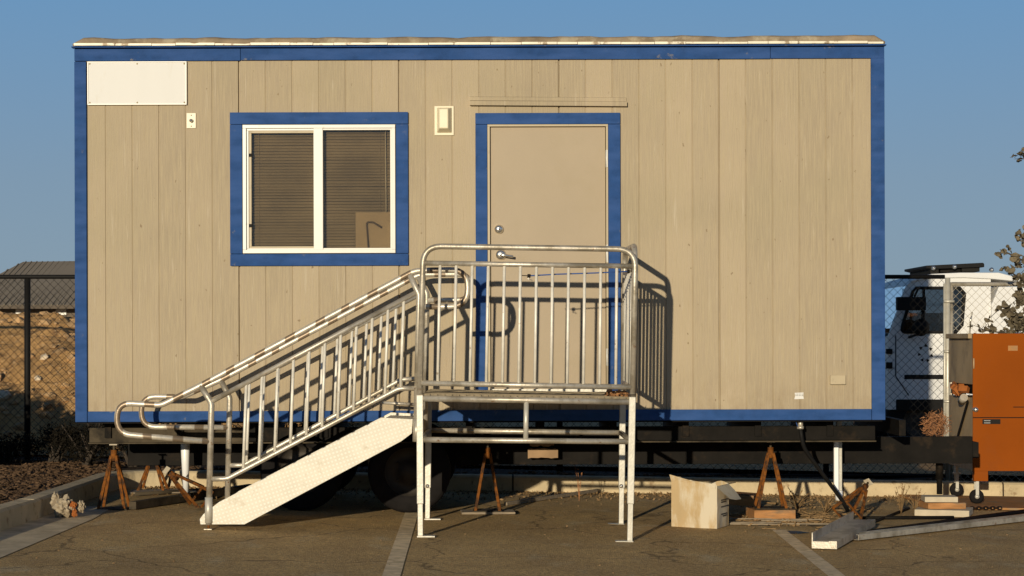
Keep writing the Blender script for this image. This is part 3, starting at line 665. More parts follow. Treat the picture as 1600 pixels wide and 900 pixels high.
# ---------------------------------------------------------------- ramp
rp = thing('access_ramp', (PX(486, -.8), -.8, gz(-1.5)), 'steep aluminium ramp with looped handrails leading up to the platform', 'ramp')
YA, YB = -1.27, -.27
poly = [(318, 803), (342, 784.5), (597, 652.5), (645, 655), (643.5, 677), (627, 689.5), (382, 819.5), (313, 819.5), (312, 811)]
def stringer(Y, th):
    pts = [P(a, b, YA) for a, b in poly]
    return MB().prism([(p.x, p.z) for p in pts], Y, Y+th)
stringer(YA, .012).build('stringer', 'tread_plate', rp, .002); stringer(YB-.012, .012).build('stringer', 'tread_plate', rp, .002)
a = [P(342, 789, YA), P(597, 657, YA), P(645, 659, YA)]; dkk = MB()
for p, q in zip(a, a[1:]):
    dkk.add([(p.x, YA+.012, p.z), (q.x, YA+.012, q.z), (q.x, YB-.012, q.z), (p.x, YB-.012, p.z), (p.x, YA+.012, p.z-.03), (q.x, YA+.012, q.z-.03), (q.x, YB-.012, q.z-.03), (p.x, YB-.012, p.z-.03)],
            [(0,1,2,3),(4,7,6,5),(0,4,5,1),(1,5,6,2),(2,6,7,3),(3,7,4,0)])
dkk.build('ramp_deck', 'tread_plate', rp)
MB().tube([P(597, 629, -.3), P(648, 632, -.3)], .012, 8).build('hook_bar', 'galvanised', rp)
def railing(Y, H, post0, post1, mid, low, bals):
    h = MB().tube(fillet([P(x_, y_, Y) for x_, y_ in H], [0, .11, .11, .12, .12, .2, .14, .14, 0][:len(H)], 7), .0205, 12).build('handrail', 'worn_rail', rp)
    MB().tube(fillet([P(x_, y_, Y) for x_, y_ in post0], .06, 4), .0215, 12).build('post', 'galvanised', h)
    MB().tube(fillet([P(x_, y_, Y) for x_, y_ in post1], .06, 4), .0215, 12).build('post', 'galvanised', h)
    MB().tube([P(x_, y_, Y) for x_, y_ in mid], .018, 10).build('mid_rail', 'galvanised', h)
    MB().tube(fillet([P(x_, y_, Y) for x_, y_ in low], .12, 4), .018, 10).build('lower_rail', 'galvanised', h)
    (mx0, my0), (mx1, my1) = mid[0], mid[-1]; (lx0, ly0), (lx1, ly1) = low[1], low[2]
    for xb in bals:
        xt = xb+5; yt = my0+(my1-my0)*(xt-mx0)/(mx1-mx0); yb_ = ly0+(ly1-ly0)*(xb-lx0)/(lx1-lx0)
        MB().tube([P(xt, yt, Y), P(xb, yb_, Y)], .0108, 8).build('baluster', 'baluster_steel', h)
    return h
r1 = railing(YA, [(329, 690), (183, 678), (183, 629), (252, 633), (315, 601.5), (648, 423), (731, 421), (731, 479.5), (657, 479)],
        [(326, 820), (330.5, 630), (313, 602)], [(650, 690), (655, 461), (640, 429)], [(331, 627), (655, 454.5)], [(328, 748.5), (355, 748), (623, 607), (650, 606.5)], [380+24.6*k for k in range(11)])
MB().tube([P(326.3, 777, YA), P(326, 817, YA)], .027, 12).build('sleeve', 'galv_bright', r1)
MB().tube([P(326, 815, YA), P(325.8, 829, YA)], .009, 8).build('pin', 'rusty', r1)
MB().tube([P(651.5, 655, YA), P(650.5, 690, YA)], .027, 12).build('sleeve', 'galvanised', r1)
MB().box(PX(320, YA), PX(332, YA), YA-.04, YA+.04, gz(-2.1)+.002, gz(-2.1)+.008).build('foot_plate', 'galvanised', r1)
r2 = railing(YB, [(357, 668), (221, 667), (221, 619.5), (285, 620), (345, 593.5), (655, 429), (735, 428), (735, 469), (668, 469)],
        [(355, 805), (359, 622), (345, 594)], [(664, 690), (667, 459), (653, 432)], [(359, 612), (662, 457)], [(357, 727), (380, 727), (627, 593), (660, 591)], [385+22.9*k for k in range(11)])

# ---------------------------------------------------------------- jack stands
def jack_stand(base, h, wb, label, mat_='rusty', grp='rusty jack stands under the trailer', plate=True):
    t = thing('jack_stand', base, label, 'jack stand', grp); b = Vector(base); q = wb/2
    for sx, sy in ((-1,-1),(1,-1),(1,1),(-1,1)):
        MB().bar(b+Vector((sx*q, sy*q, .006)), b+Vector((sx*.018, sy*.018, h-.09)), .022, .016).build('leg', mat_, t, .002)
    if not plate:
        for sg in (-1, 1): MB().bar(b+Vector((-q, sg*q, .01)), b+Vector((q, sg*q, .01)), .016, .008).build('base_bar', mat_, t, .001)
    if plate: MB().box(b.x-q-.02, b.x+q+.02, b.y-q-.02, b.y+q+.02, b.z, b.z+.008).build('base_plate', 'dusty_steel', t, .001)
    MB().tube([b+Vector((0, 0, h-.13)), b+Vector((0, 0, h-.045))], .024, 10).build('collar', mat_, t)
    MB().tube([b+Vector((0, 0, h-.12)), b+Vector((0, 0, h-.008))], .009, 8).build('screw', 'dusty_steel', t)
    MB().box(b.x-.03, b.x+.03, b.y-.03, b.y+.03, b.z+h-.008, b.z+h).build('cap', 'concrete_block', t, .001)
    return t
def gp(px, Y, dzz=0): x = PX(px, Y); return (x, Y, gz(x)+dzz)
topz = PZ(692, .3)-.002
for (px, Y, wb, lab, dzz) in ((178, .17, .20, 'rusty jack stand nearest the left end of the trailer', 0), (762, .5, .19, 'rusty jack stand on the asphalt behind the platform legs', .02), (1204, .55, .22, 'rusty jack stand on a timber block right of the cardboard box', .085)):
    b = gp(px, Y, dzz); jack_stand(b, topz-b[2], wb, lab)
b = gp(239, 1.95); s2 = jack_stand(b, PZ(700, 1.95)-b[2], .22, 'rusty jack stand beside the kerb, left of the white post')
f1 = jack_stand(gp(306, .55), .42, .17, 'fallen rusty jack stand lying at the foot of the ramp', grp='fallen jack stands', plate=False); f1.rotation_euler = (R(20), R(-52), R(20)); f1.location.x += .05; f1.location.z += .06
f2 = jack_stand(gp(1322, .35), .4, .17, 'fallen rusty jack stand behind the steel channel', grp='fallen jack stands', plate=False); f2.rotation_euler = (R(-30), R(48), R(10)); f2.location.z += .07
# timber under stands
def slab(name, c, size, rot, m, label, cat, group=None, bev=.004):
    o = MB().obox((0, 0, 0), size, (0, 0, 0)).build(name, m, None, bev); o.location = c; o.rotation_euler = rot; return tag(o, label, cat, group)
c = gp(1204, .55, .042); slab('timber_block', c, (.33, .3, .08), (0, 0, R(6)), 'brick_wood', 'weathered timber block under the right hand jack stand', 'timber block')
c = gp(1178, .85, .13); slab('timber_block', (c[0]-.08, c[1]+.45, .10+gz(2)), (.30, .3, .09), (0, R(3), R(-14)), 'brick_wood', 'orange brown timber block between cardboard box and stand', 'timber block')
c = gp(762, .5, .011); slab('plank', (c[0], c[1], c[2]), (.42, .26, .018), (0, 0, R(4)), 'grey_wood', 'flat grey plank under the jack stand behind the platform', 'plank')
c = gp(178, .17, -.0); 
c = gp(250, 1.9, .006); slab('plank', (c[0]+.05, c[1]-.1, c[2]+.004), (.55, .34, .012), (0, 0, R(8)), 'grey_wood', 'grey plank under the jack stand beside the kerb', 'plank')
# long tubes on ground left
def rod(name, a, b, r, m, label, cat, sq=False, group=None):
    a, b = Vector(a), Vector(b); mb = MB().bar(a, b, r*2, r*2, (0, 0, 1)) if sq else MB().tube([a, (a+b)/2, b], r, 8)
    return tag(mb.build(name, m, None, .002 if sq else 0, base=a), label, cat, group)
a = G(207, 797); b = G(300, 778); rod('steel_tube', a+Vector((0, 0, .035)), Vector((b.x+.4, b.y+.7, b.z+.035)), .03, 'dusty_steel', 'dark square steel tube on asphalt beside left jack stand', 'steel tube', True)
a = G(212, 776); b = G(330, 768); rod('pipe', a+Vector((0, 0, .02)), b+Vector((0, 0, .02)), .016, 'dusty_steel', 'thin dusty pipe lying between left jack stands', 'pipe')
a = G(790, 790); b = G(850, 777); rod('plank', a+Vector((0, 0, .015)), b+Vector((.5, .6, .015)), .014, 'grey_wood', 'long thin grey plank lying behind the platform', 'plank', True)

# ---------------------------------------------------------------- cardboard box
c = G(1088, 826); bxo = thing('cardboard_box', (PX(1095, -.25), -.2, gz(1.4)), 'battered open cardboard box on asphalt beside the platform', 'cardboard box')
o0 = ORI[bxo.name]; wbx, dbx, hbx, tt = .355, .30, .345, .005
def bp_(x, y, z): return o0+Vector((x, y, z))
rotb = Matrix.Rotation(R(-23), 3, 'Z')
def bmesh_(mb):
    for i, v in enumerate(mb.v): mb.v[i] = o0+rotb @ (v-o0)
    return mb
nbs = 12
def wavy_wall(p0, p1, z0, z1f, th, bulge):
    mb = MB(); d = (p1-p0); nrm = Vector((d.y, -d.x, 0)).normalized(); rows_ = 6; vs = []
    for s_ in (0, 1):
        for j in range(rows_+1):
            for i in range(nbs+1):
                u = i/nbs; v = j/rows_; zt = z1f(u); z = z0+(zt-z0)*v
                vs.append(p0+d*u+nrm*(bulge*math.sin(u*3.14)*math.sin(v*2.6)+.004*noise.noise(Vector((u*3, v*3, bulge*50)))-s_*th)+Vector((0, 0, z)))
    k = (rows_+1)*(nbs+1); fs = []
    for j in range(rows_):
        for i in range(nbs):
            q = j*(nbs+1)+i; fs.append((q, q+1, q+nbs+2, q+nbs+1)); fs.append((k+q, k+q+nbs+1, k+q+nbs+2, k+q+1))
    for i in range(nbs): q = rows_*(nbs+1)+i; fs.append((q, q+1, k+q+1, k+q))
    for j in range(rows_):
        q = j*(nbs+1); fs.append((q, q+nbs+1, k+q+nbs+1, k+q)); q += nbs; fs.append((q, k+q, k+q+nbs+1, q+nbs+1))
    return mb.add(vs, fs, False)
A, B_, Cc, D = [o0+Vector(q) for q in ((-wbx/2, -dbx/2, 0), (wbx/2, -dbx/2, 0), (wbx/2, dbx/2, 0), (-wbx/2, dbx/2, 0))]
bw = MB()
for (p0, p1, zf, bl_) in ((A, B_, lambda u: hbx-.02*u, .012), (B_, Cc, lambda u: hbx-.03, .004), (Cc, D, lambda u: hbx-.03+.02*math.sin(9*u), .004), (D, A, lambda u: hbx-.02, .004)):
    q = wavy_wall(p0, p1, 0, zf, tt, bl_); bw.add(q.v, q.f)
bw.box(o0.x-wbx/2+.004, o0.x+wbx/2-.004, o0.y-dbx/2+.004, o0.y+dbx/2-.004, o0.z+.002, o0.z+.008)
bmesh_(bw).build('carton', 'cardboard', bxo)
def flap(p0, p1, outv, name='flap', curl=0.0):
    mb = MB(); n = 8; vs = []
    for s_ in (0, 1):
        for j in range(3):
            for i in range(n+1):
                u = i/n; q = p0+(p1-p0)*u+Vector(outv)*(j/2)*(1-.15*abs(u-.5)); q = q+Vector((0, 0, -curl*(j/2)**2*u-.004*s_)); vs.append(q)
    k = 3*(n+1); fs = []
    for j in range(2):
        for i in range(n): q = j*(n+1)+i; fs += [(q, q+1, q+n+2, q+n+1), (k+q, k+q+n+1, k+q+n+2, k+q+1)]
    for i in range(n): q = 2*(n+1)+i; fs.append((q, q+1, k+q+1, k+q))
    mb.add(vs, fs); return bmesh_(mb).build(name, 'cardboard', bxo)
T = Vector((0, 0, hbx-.002))
flap(A+T, B_+T+Vector((0, 0, -.02)), (-.012, -.012, .055), curl=.075); flap(B_+T+Vector((0, 0, -.035)), Cc+T+Vector((0, 0, -.03)), (.105, .0, -.085), curl=.03)
flap(D+T+Vector((0, 0, -.03)), A+T, (-.03, 0, .05), curl=.04); flap(Cc+T+Vector((0, 0, -.03)), D+T+Vector((0, 0, -.03)), (0.04, .1, .01), curl=.03)
ink = MB()
for (z, l0, l1) in ((.2, .3, .85), (.185, .3, .7), (.15, .3, .9), (.095, .3, .8), (.08, .45, .8)):
    l = l0
    while l < l1:
        w_ = random.uniform(.04, .1); y0 = o0.y-dbx/2+dbx*l; ink.box(o0.x+wbx/2+.004, o0.x+wbx/2+.0075, y0, y0+dbx*w_, o0.z+z, o0.z+z+.009); l += w_+.03
bmesh_(ink).build('printing', 'cardboard_ink', bxo)

# ---------------------------------------------------------------- steel channels and pipes at right
def channel(name, a, b, wd_, ht, label, cat):
    a, b = Vector(a), Vector(b); d = (b-a); L = d.length; d.normalize(); s_ = Vector((d.y, -d.x, 0)).normalized(); u = s_.cross(d)
    if u.z < 0: u = -u
    t = .004; pr = [(-wd_/2, 0), (wd_/2, 0), (wd_/2, ht), (wd_/2-.02, ht), (wd_/2-.02, ht-t), (wd_/2-t, ht-t), (wd_/2-t, t), (-wd_/2+t, t), (-wd_/2+t, ht-t), (-wd_/2+.02, ht-t), (-wd_/2+.02, ht), (-wd_/2, ht)]
    n = len(pr); vs = [a+s_*p+u*q for p, q in pr]+[b+s_*p+u*q for p, q in pr]
    mb = MB().add(vs, [tuple(range(n)), tuple(range(2*n-1, n-1, -1))]+[(i, i+n, (i+1)%n+n, (i+1)%n) for i in range(n)])
    return tag(mb.build(name, 'galvanised', None, .001, base=a), label, cat)
a = P(1288, 864, -1.75); a.z = gz(a.x)+.01; b = P(1350, 800, -.2); b.z = gz(b.x)+.03
def channel_up(a, b, label):
    a, b = Vector(a), Vector(b); d = (b-a).normalized(); s_ = Vector((d.y, -d.x, 0)).normalized(); u = s_.cross(d)
    if u.z < 0: u = -u
    pr = [(-.085, 0), (.085, 0), (.085, .052), (.03, .052), (.03, .047), (-.078, .047), (-.078, .105), (-.085, .105)]
    n = len(pr); vs = [a+s_*p+u*q for p, q in pr]+[b+s_*p+u*q for p, q in pr]
    mb = MB().add(vs, [tuple(range(n)), tuple(range(2*n-1, n-1, -1))]+[(i, i+n, (i+1)%n+n, (i+1)%n) for i in range(n)])
    return tag(mb.build('steel_channel', 'galvanised', None, 0, base=a), label, 'steel channel')
channel_up(a, b, 'short thick steel channel lying end on toward the viewer')
a = G(1330, 846)+Vector((0, 0, .012)); b = G(1600, 815)+Vector((0, 0, .012)); d = (b-a).normalized()
channel('steel_channel', a, b+d*.6, .12, .04, 'long galvanised channel stretching along the asphalt to the right edge', 'steel channel')
for i, (p, q, r_, lab) in enumerate(((( 1336, 838), (1600, 803), .018, 'dark pipe lying behind the long galvanised channel'), ((1345, 812), (1490, 812), .014, 'short dark pipe lying in front of the concrete blocks'), ((1340, 828), (1420, 797), .012, 'thin dark rod leaning past the short steel channel'))):
    a = G(*p); b = G(*q); rod('pipe', a+Vector((0, 0, r_)), b+Vector((0, 0, r_+.004)), r_, 'dark_steel', lab, 'pipe')
sk = MB()
labs = 0
sticks = []
for k in range(14):
    px = random.uniform(1145, 1270); py = random.uniform(812, 826); L = random.uniform(.15, .45); aa = random.gauss(0, .14)
    g_ = G(px, py); d = Vector((math.cos(aa), math.sin(aa), 0))*L/2; g_.z += random.uniform(.008, .02)
    o = MB().bar(-d, d+Vector((0, 0, random.uniform(-.003, .006))), random.uniform(.008, .022), .008, (0, 0, 1)).build('wood_strip', 'grey_wood', None, .001); o.location = g_
    sticks.append((o, px, L))
db = MB()
for k in range(420):
    px = random.gauss(1235, 60); py = random.gauss(808, 10)
    if px < 1145 or py < 786 or py > 832: continue
    g_ = G(px, py)
    if random.random() < .5: db.leaf((g_.x, g_.y, g_.z+.012), random.uniform(.01, .03), .6)
    else: db.obox((g_.x, g_.y, g_.z+.008), (random.uniform(.02, .13), .007, .006), (random.uniform(-.1, .1), random.uniform(-.12, .12), random.uniform(-1, 1)))
tag(db.build('wood_debris', 'straw'), 'splinters, twigs and leaves strewn around the right hand jack stand', 'debris', kind='stuff')
sticks.sort(key=lambda q: q[1])
for i, (o, px, L) in enumerate(sticks):
    tag(o, '%s grey wood strip, %s from the left of the pile before the right jack stand' % ('long' if L > .3 else 'short', ('first', 'second', 'third', 'fourth', 'fifth', 'sixth', 'seventh', 'eighth', 'ninth', 'tenth', 'eleventh', 'twelfth', 'thirteenth', 'fourteenth')[i]), 'wood strip', 'wood strips in front of the right jack stand')
ol = MB(); g_ = G(1238, 832.5); n = 20
ol.add([(g_.x+.12*math.cos(i*6.283/n)*random.uniform(.8, 1.1), g_.y+.10*math.sin(i*6.283/n)*random.uniform(.8, 1.1), gz(g_.x)+.004) for i in range(n)], [tuple(range(n))])
tag(ol.build('oil_stain', 'oil'), kind='structure')
# concrete blocks + sheet, chain
hx = PX(1468, 1.3)
slab('concrete_block', (hx, 1.3, PZ(779, 1.3)), (.27, .22, .045), (0, 0, R(-4)), 'concrete_block', 'small pale concrete block directly under the hitch jack, topmost of its stack', 'concrete block')
slab('timber_block', (hx+.02, 1.3, PZ(779, 1.3)-.05), (.32, .27, .05), (0, 0, R(6)), 'brick_wood', 'orange brown timber block under the small pale concrete block', 'timber block')
zz = PZ(779, 1.3)-.078; slab('concrete_block', (hx+.03, 1.27, (zz+gz(3.5))/2), (.44, .36, zz-gz(3.5)), (0, 0, R(-18)), 'concrete_block', 'wide flat concrete block at the bottom of the hitch jack stack', 'concrete block')
ply = slab('plywood_sheet', (4.75, 2.55, gz(4.75)+.014), (2.3, 1.35, .02), (0, R(1.26), R(3)), 'plywood', 'orange brown plywood sheet on the ground under the orange machine', 'plywood sheet')
chn = MB(); p0, p1 = Vector((3.62, 1.62, gz(3.7)+.03)), Vector((4.15, 1.75, gz(4.1)+.03))
for i in range(18):
    c = p0+(p1-p0)*i/17; th = [0, math.pi/2][i % 2]; ring_ = [c+Vector((.022*math.cos(k*.785), .012*math.sin(k*.785)*math.cos(th), .012*math.sin(k*.785)*math.sin(th))) for k in range(9)]
    chn.tube(ring_, .0045, 6)
tag(chn.build('chain', 'dark_steel', base=p0), 'rusty steel chain on the ground by the concrete blocks', 'chain')

# ---------------------------------------------------------------- orange machine
mx0, my0 = PX(1520, 2.2), 2.2; mz0, mz1 = PZ(736, 2.2), PZ(521, 2.2)
mc = thing('machine_cabinet', (mx0+.6, 2.7, gz(4.5)+.03), 'large orange machine cabinet on casters at the right edge', 'machine')
MB().box(mx0, mx0+1.3, my0, my0+.012, mz0, mz1).build('front_panel', 'machine_orange', mc, .003)
mb = MB().box(mx0+.002, mx0+1.298, my0+.012, my0+.95, PZ(601, 2.2), mz1-.004)
mb.build('body', 'machine_grey', mc, .004)
mb = MB().box(mx0+.03, mx0+1.27, my0+.012, my0+.95, PZ(620, 2.2)+.02, PZ(601, 2.2)); mb.build('inner_frame', 'dark_steel', mc)
MB().box(mx0+.002, mx0+1.298, my0+.012, my0+.95, mz0, PZ(622, 2.2)).build('lower_body', 'machine_grey', mc, .004)
MB().box(mx0-.03, mx0+.03, my0+.05, my0+.95, mz1-.045, mz1-.0).build('top_lip', 'machine_grey', mc, .006)
bd = MB().bar((mx0-.008, my0+.75, mz0+.1), (mx0-.008, my0+.15, PZ(628, 2.2)), .03, .014, (1, 0, 0)).build('strap', 'dark_steel', mc)
MB().tube([(mx0-.03, my0+.2, PZ(622, 2.2)), (mx0-.03, my0+.3, PZ(629, 2.2))], .035, 12).build('drum_end', 'galvanised', mc)
MB().box(mx0-.025, mx0, my0+.25, my0+.75, PZ(604, 2.2)-.08, PZ(604, 2.2)).build('tool_tray', 'dark_steel', mc, .004)
orr = MB()
for k in range(5): orr.obox((mx0-.03, my0+.2+.1*k, PZ(609, 2.2)+random.uniform(-.03, .02)), (.05, .08, .05), (random.random(), random.random(), random.random()))
orr.build('scrap', 'orange_paper', mc)
MB().box(mx0+.0, mx0+1.3, my0-.004, my0-.0005, PZ(653.2, 2.2), PZ(651.8, 2.2)).build('seam', 'dark_steel', mc)
MB().box(PX(1583, 2.2), mx0+1.3, my0-.004, my0-.0005, PZ(636.6, 2.2), PZ(635.4, 2.2)).build('seam', 'dark_steel', mc)
hb = MB().box(PX(1535, 2.2), PX(1563, 2.2), my0-.006, my0-.0005, PZ(662.5, 2.2), PZ(655, 2.2)).build('latch_plate', 'dark_void', mc, .001)
for yy in (656.5, 660): MB().box(PX(1537, 2.2), PX(1547, 2.2), my0-.012, my0-.006, PZ(yy+1.4, 2.2), PZ(yy, 2.2)).build('latch_bar', 'chrome', hb)
MB().lathe([(.001, -.03), (.02, -.028), (.024, -.0005)], P(1524, 640, 2.2), n=14).build('knob', 'chrome', mc)
for k, (xx, yy) in enumerate(((1527, 1), (1499, 2))):
    pass
MB().box(PX(1575, 2.2), PX(1590, 2.2), my0-.003, my0-.0005, PZ(548, 2.2), PZ(540, 2.2)).build('worn_sticker', 'plywood', mc)
for yy in (560, 690): MB().tube([P(1521.5, yy, 2.195), P(1521.5, yy+16, 2.195)], .006, 8).build('hinge', 'machine_grey', mc)
lgx = MB().box(PX(1522, 2.2), PX(1544, 2.2), my0+.001, my0+.06, PZ(752, 2.2), mz0).build('foot_bracket', 'machine_orange', mc, .003)
for (cx, cyy) in ((PX(1528, 2.2), 2.25), (mx0+.05, 3.05), (mx0+1.2, 2.25), (mx0+1.2, 3.05)):
    fz = gz(cx)+.025; rr = .062
    wh = MB().lathe([(.02, -.02), (rr-.012, -.022), (rr, -.014), (rr, .014), (rr-.012, .022), (.02, .02)], (cx, cyy, fz+rr), n=24).build('caster_wheel', 'rubber', mc)
    fk = MB().box(cx-.014, cx+.014, cyy-.032, cyy-.026, fz+rr-.01, PZ(751, 2.2)); fk.box(cx-.014, cx+.014, cyy+.026, cyy+.032, fz+rr-.01, PZ(751, 2.2)); fk.box(cx-.03, cx+.03, cyy-.035, cyy+.035, PZ(751, 2.2), PZ(748, 2.2))
    fk.lathe([(.001, -.036), (.018, -.034), (.02, -.022)], (cx, cyy, fz+rr), n=12); fk.box(cx-.012, cx+.012, cyy-.02, cyy+.02, PZ(751, 2.2), mz0+.01)
    fk.build('caster_fork', 'galv_bright', wh)

# ---------------------------------------------------------------- fences
def fence(x0, x1, Y, z0f, htop, m, mw, label, posts, rpost=.03, pitch=.078, rw=.0022):
    f = thing('chain_link_fence', (x0, Y, z0f(x0)), label, 'fence', 'chain link fences behind the trailer')
    zb = min(z0f(x0), z0f(x1))+.04
    MB().tube([(x0, Y, htop), (x1, Y, htop)], .021, 10).build('top_rail', m, f)
    MB().tube([(x0, Y, zb), (x1, Y, zb)], .012, 8).build('bottom_rail', m, f)
    for px_ in posts: MB().tube([(px_, Y+.02, z0f(px_)-.1), (px_, Y+.02, htop+.02)], rpost, 10).build('post', m, f)
    H = htop-zb; mb = MB(); k = x0-H
    asp = 1.0
    while k < x1:
        for sg in (1, -1):
            a0, a1 = (k, zb), (k+H, htop)
            if sg < 0: a0, a1 = (k+H, zb), (k, htop)
            t0, t1 = 0, 1; dx = a1[0]-a0[0]
            for lim, sgn in ((x0, 1), (x1, -1)):
                tl = (lim-a0[0])/dx
                if sgn*dx > 0: t0 = max(t0, tl)
                else: t1 = min(t1, tl)
            if t1-t0 < .01: continue
            n = max(2, int((t1-t0)*H/pitch*2)); pts = []
            p = Vector((a0[0]+dx*t0, Y, a0[1]+H*t0)); q = Vector((a0[0]+dx*t1, Y, a0[1]+H*t1))
            mb.tube([p+Vector((0, -.002*sg, 0)), q+Vector((0, -.002*sg, 0))], rw, 4, False)
        k += pitch*1.0
    mb.build('wire_mesh', mw, f)
    return f
YFN = 4.2
fz_ = lambda x: gz(x)+.1
fence(-12, PX(1476, YFN), YFN, fz_, PZ(432.5, YFN), 'black_vinyl', 'black_vinyl', 'black chain link fence running behind the trailer from the left edge', [PX(42, YFN)+2.6*k for k in range(-2, 4)])
gf = fence(PX(1487, YFN), 12, YFN, fz_, PZ(444, YFN), 'galvanised', 'galvanised', 'silver galvanised chain link gate in front of the white truck', [PX(1487, YFN), PX(1487, YFN)+3, PX(1487, YFN)+5.5], .022)
gpst = MB().tube([(PX(1480, YFN), YFN-.02, -.1), (PX(1480, YFN), YFN-.02, PZ(434, YFN))], .026, 10).build('fence_post', 'galv_bright', base=(PX(1480, YFN), YFN, 0))
tag(gpst, 'silver steel gate post with hinge clamps beside the orange machine', 'post')
for yy in (471, 549, 627): MB().tube([(PX(1473, YFN), YFN-.05, PZ(yy, YFN)), (PX(1489, YFN), YFN-.05, PZ(yy, YFN))], .014, 8).build('hinge_clamp', 'galv_bright', gpst)
MB().tube([(PX(1475, YFN), YFN-.03, .1), (PX(1475, YFN), YFN-.03, PZ(443, YFN))], .014, 8).build('drop_rod', 'galv_bright', gpst)

# ---------------------------------------------------------------- dirt pile and far left building
def pile_h(x, y):
    c = Vector((-5.6, 8.3)); u = (x-c.x)/3.6; v = (y-c.y)/3.2; r = math.sqrt(u*u+v*v)
    h = 1.44*max(0, 1-r**1.6)
    u2, v2 = (x+9.2)/3.2, (y-9)/2.6; h = max(h, 1.05*max(0, 1-(u2*u2+v2*v2)**.75)); u3, v3 = (x+2.6)/2.6, (y-9.4)/3; h = max(h, 1.2*max(0, 1-(u3*u3+v3*v3)**.8))
    if h > 0: h += .11*noise.noise(Vector((x*1.7, y*1.7, 2)))*min(1, h*3)+.06*noise.noise(Vector((x*5, y*5, 7)))*min(1, h*3)+.03*noise.noise(Vector((x*13, y*13, 4)))*min(1, h*4)
    return h
pm = MB(); nx, ny = 170, 110; X0_, X1_, Y0_, Y1_ = -13, 1, 4.7, 13
for j in range(ny+1):
    for i in range(nx+1):
        x = X0_+(X1_-X0_)*i/nx; y = Y0_+(Y1_-Y0_)*j/ny; h = pile_h(x, y); pm.v.append(Vector((x, y, (yard_z(x, y)+.02+h) if h > .004 else -.2)))
for j in range(ny):
    for i in range(nx): q = j*(nx+1)+i; pm.f.append([q, q+1, q+nx+2, q+nx+1]); pm.sm.append(False)
tag(pm.build('dirt_pile', 'soil', base=(-6, 8, .1)), 'long brown heap of stony dirt behind the black fence', 'dirt pile')
rk = MB()
for k in range(1500):
    x = random.uniform(-11, -.6); y = random.uniform(5, 9.5); h = pile_h(x, y)
    if h < .05: continue
    rk.rock((x, y, yard_z(x, y)+h+.02), random.choice((.015, .02, .03, .03, .05, .08)), .35)
tag(rk.build('rubble', 'rock'), 'loose stones and clods strewn over the dirt pile', 'rubble', kind='stuff')
for i, (px, py, Y, r_, lab, m) in enumerate(((70, 559, 6.55, .055, 'pale round rock high on the dirt pile face', 'pale_rock'), (60, 592, 6.1, .045, 'small pale rock halfway down the dirt pile', 'pale_rock'), (6, 618, 5.9, .085, 'larger pale rock at the left edge of the dirt pile', 'pale_rock'), (112, 560, 6.5, .07, 'brown rock on the dirt pile beside the blue corner board', 'rock'))):
    x = PX(px, Y); o = MB().rock((0, 0, 0), r_, .2, .8).build('rock', m); best = min([y_/20 for y_ in range(100, 170)], key=lambda y_: abs((CZ-(py-HY)/S(y_))-(yard_z(PX(px, y_), y_)+pile_h(PX(px, y_), y_)+.03)))
    o.location = (PX(px, best), best, CZ-(py-HY)/S(best)); tag(o, lab, 'rock')
# building far left
YBd = 42; bo = thing('metal_roof_building', (PX(60, YBd), YBd, .1), 'low building with grey ribbed metal roof beyond the dirt pile', 'building')
MB().box(PX(-160, YBd), PX(300, YBd), YBd, YBd+8, -.3, PZ(478, YBd)).build('wall', 'far_wall', bo)
e0, e1, r0, r1_ = P(-95, 477, YBd-.6), P(330, 477, YBd-.6), P(36, 409, YBd+4), P(250, 406, YBd+4)
k0 = (r0.z); rm = MB()
rm.add([e0, e1, r1_, r0], [(0, 1, 2, 3)]); rm.add([e0, r0, Vector((e0.x, YBd+9, e0.z))], [(0, 1, 2)]); rm.add([e1, r1_, Vector((e1.x, YBd+9, e1.z))], [(0, 2, 1)]); rm.add([r0, r1_, Vector((e1.x, YBd+9, e0.z)), Vector((e0.x, YBd+9, e0.z))], [(0, 1, 2, 3)])
n = 46
for i in range(n):
    u = i/n; a = e0+(e1-e0)*u; 
    # ribs run up the slope, clipped by the hip
    tlim = 1.0
    top_ = Vector((a.x, r0.y, r0.z)) 
    if a.x < r0.x: tlim = max(.02, (a.x-e0.x)/(r0.x-e0.x))
    if a.x > r1_.x: tlim = max(.02, (e1.x-a.x)/(e1.x-r1_.x))
    b = a+(top_-a)*tlim; rm.bar(a+Vector((0, 0, .01)), b+Vector((0, 0, .01)), .03, .03, (0, 0, 1))
rm.build('roof', 'metal_roof', bo)
MB().box(e0.x, e1.x, YBd-.75, YBd-.6, e0.z-.10, e0.z).build('eave_gutter', 'far_wall', bo)
for px in (25, 88, 128, 190): MB().box(PX(px, YBd), PX(px+16, YBd), YBd-.05, YBd-.001, PZ(492, YBd), PZ(481, YBd)).build('window', 'white_vinyl', bo)

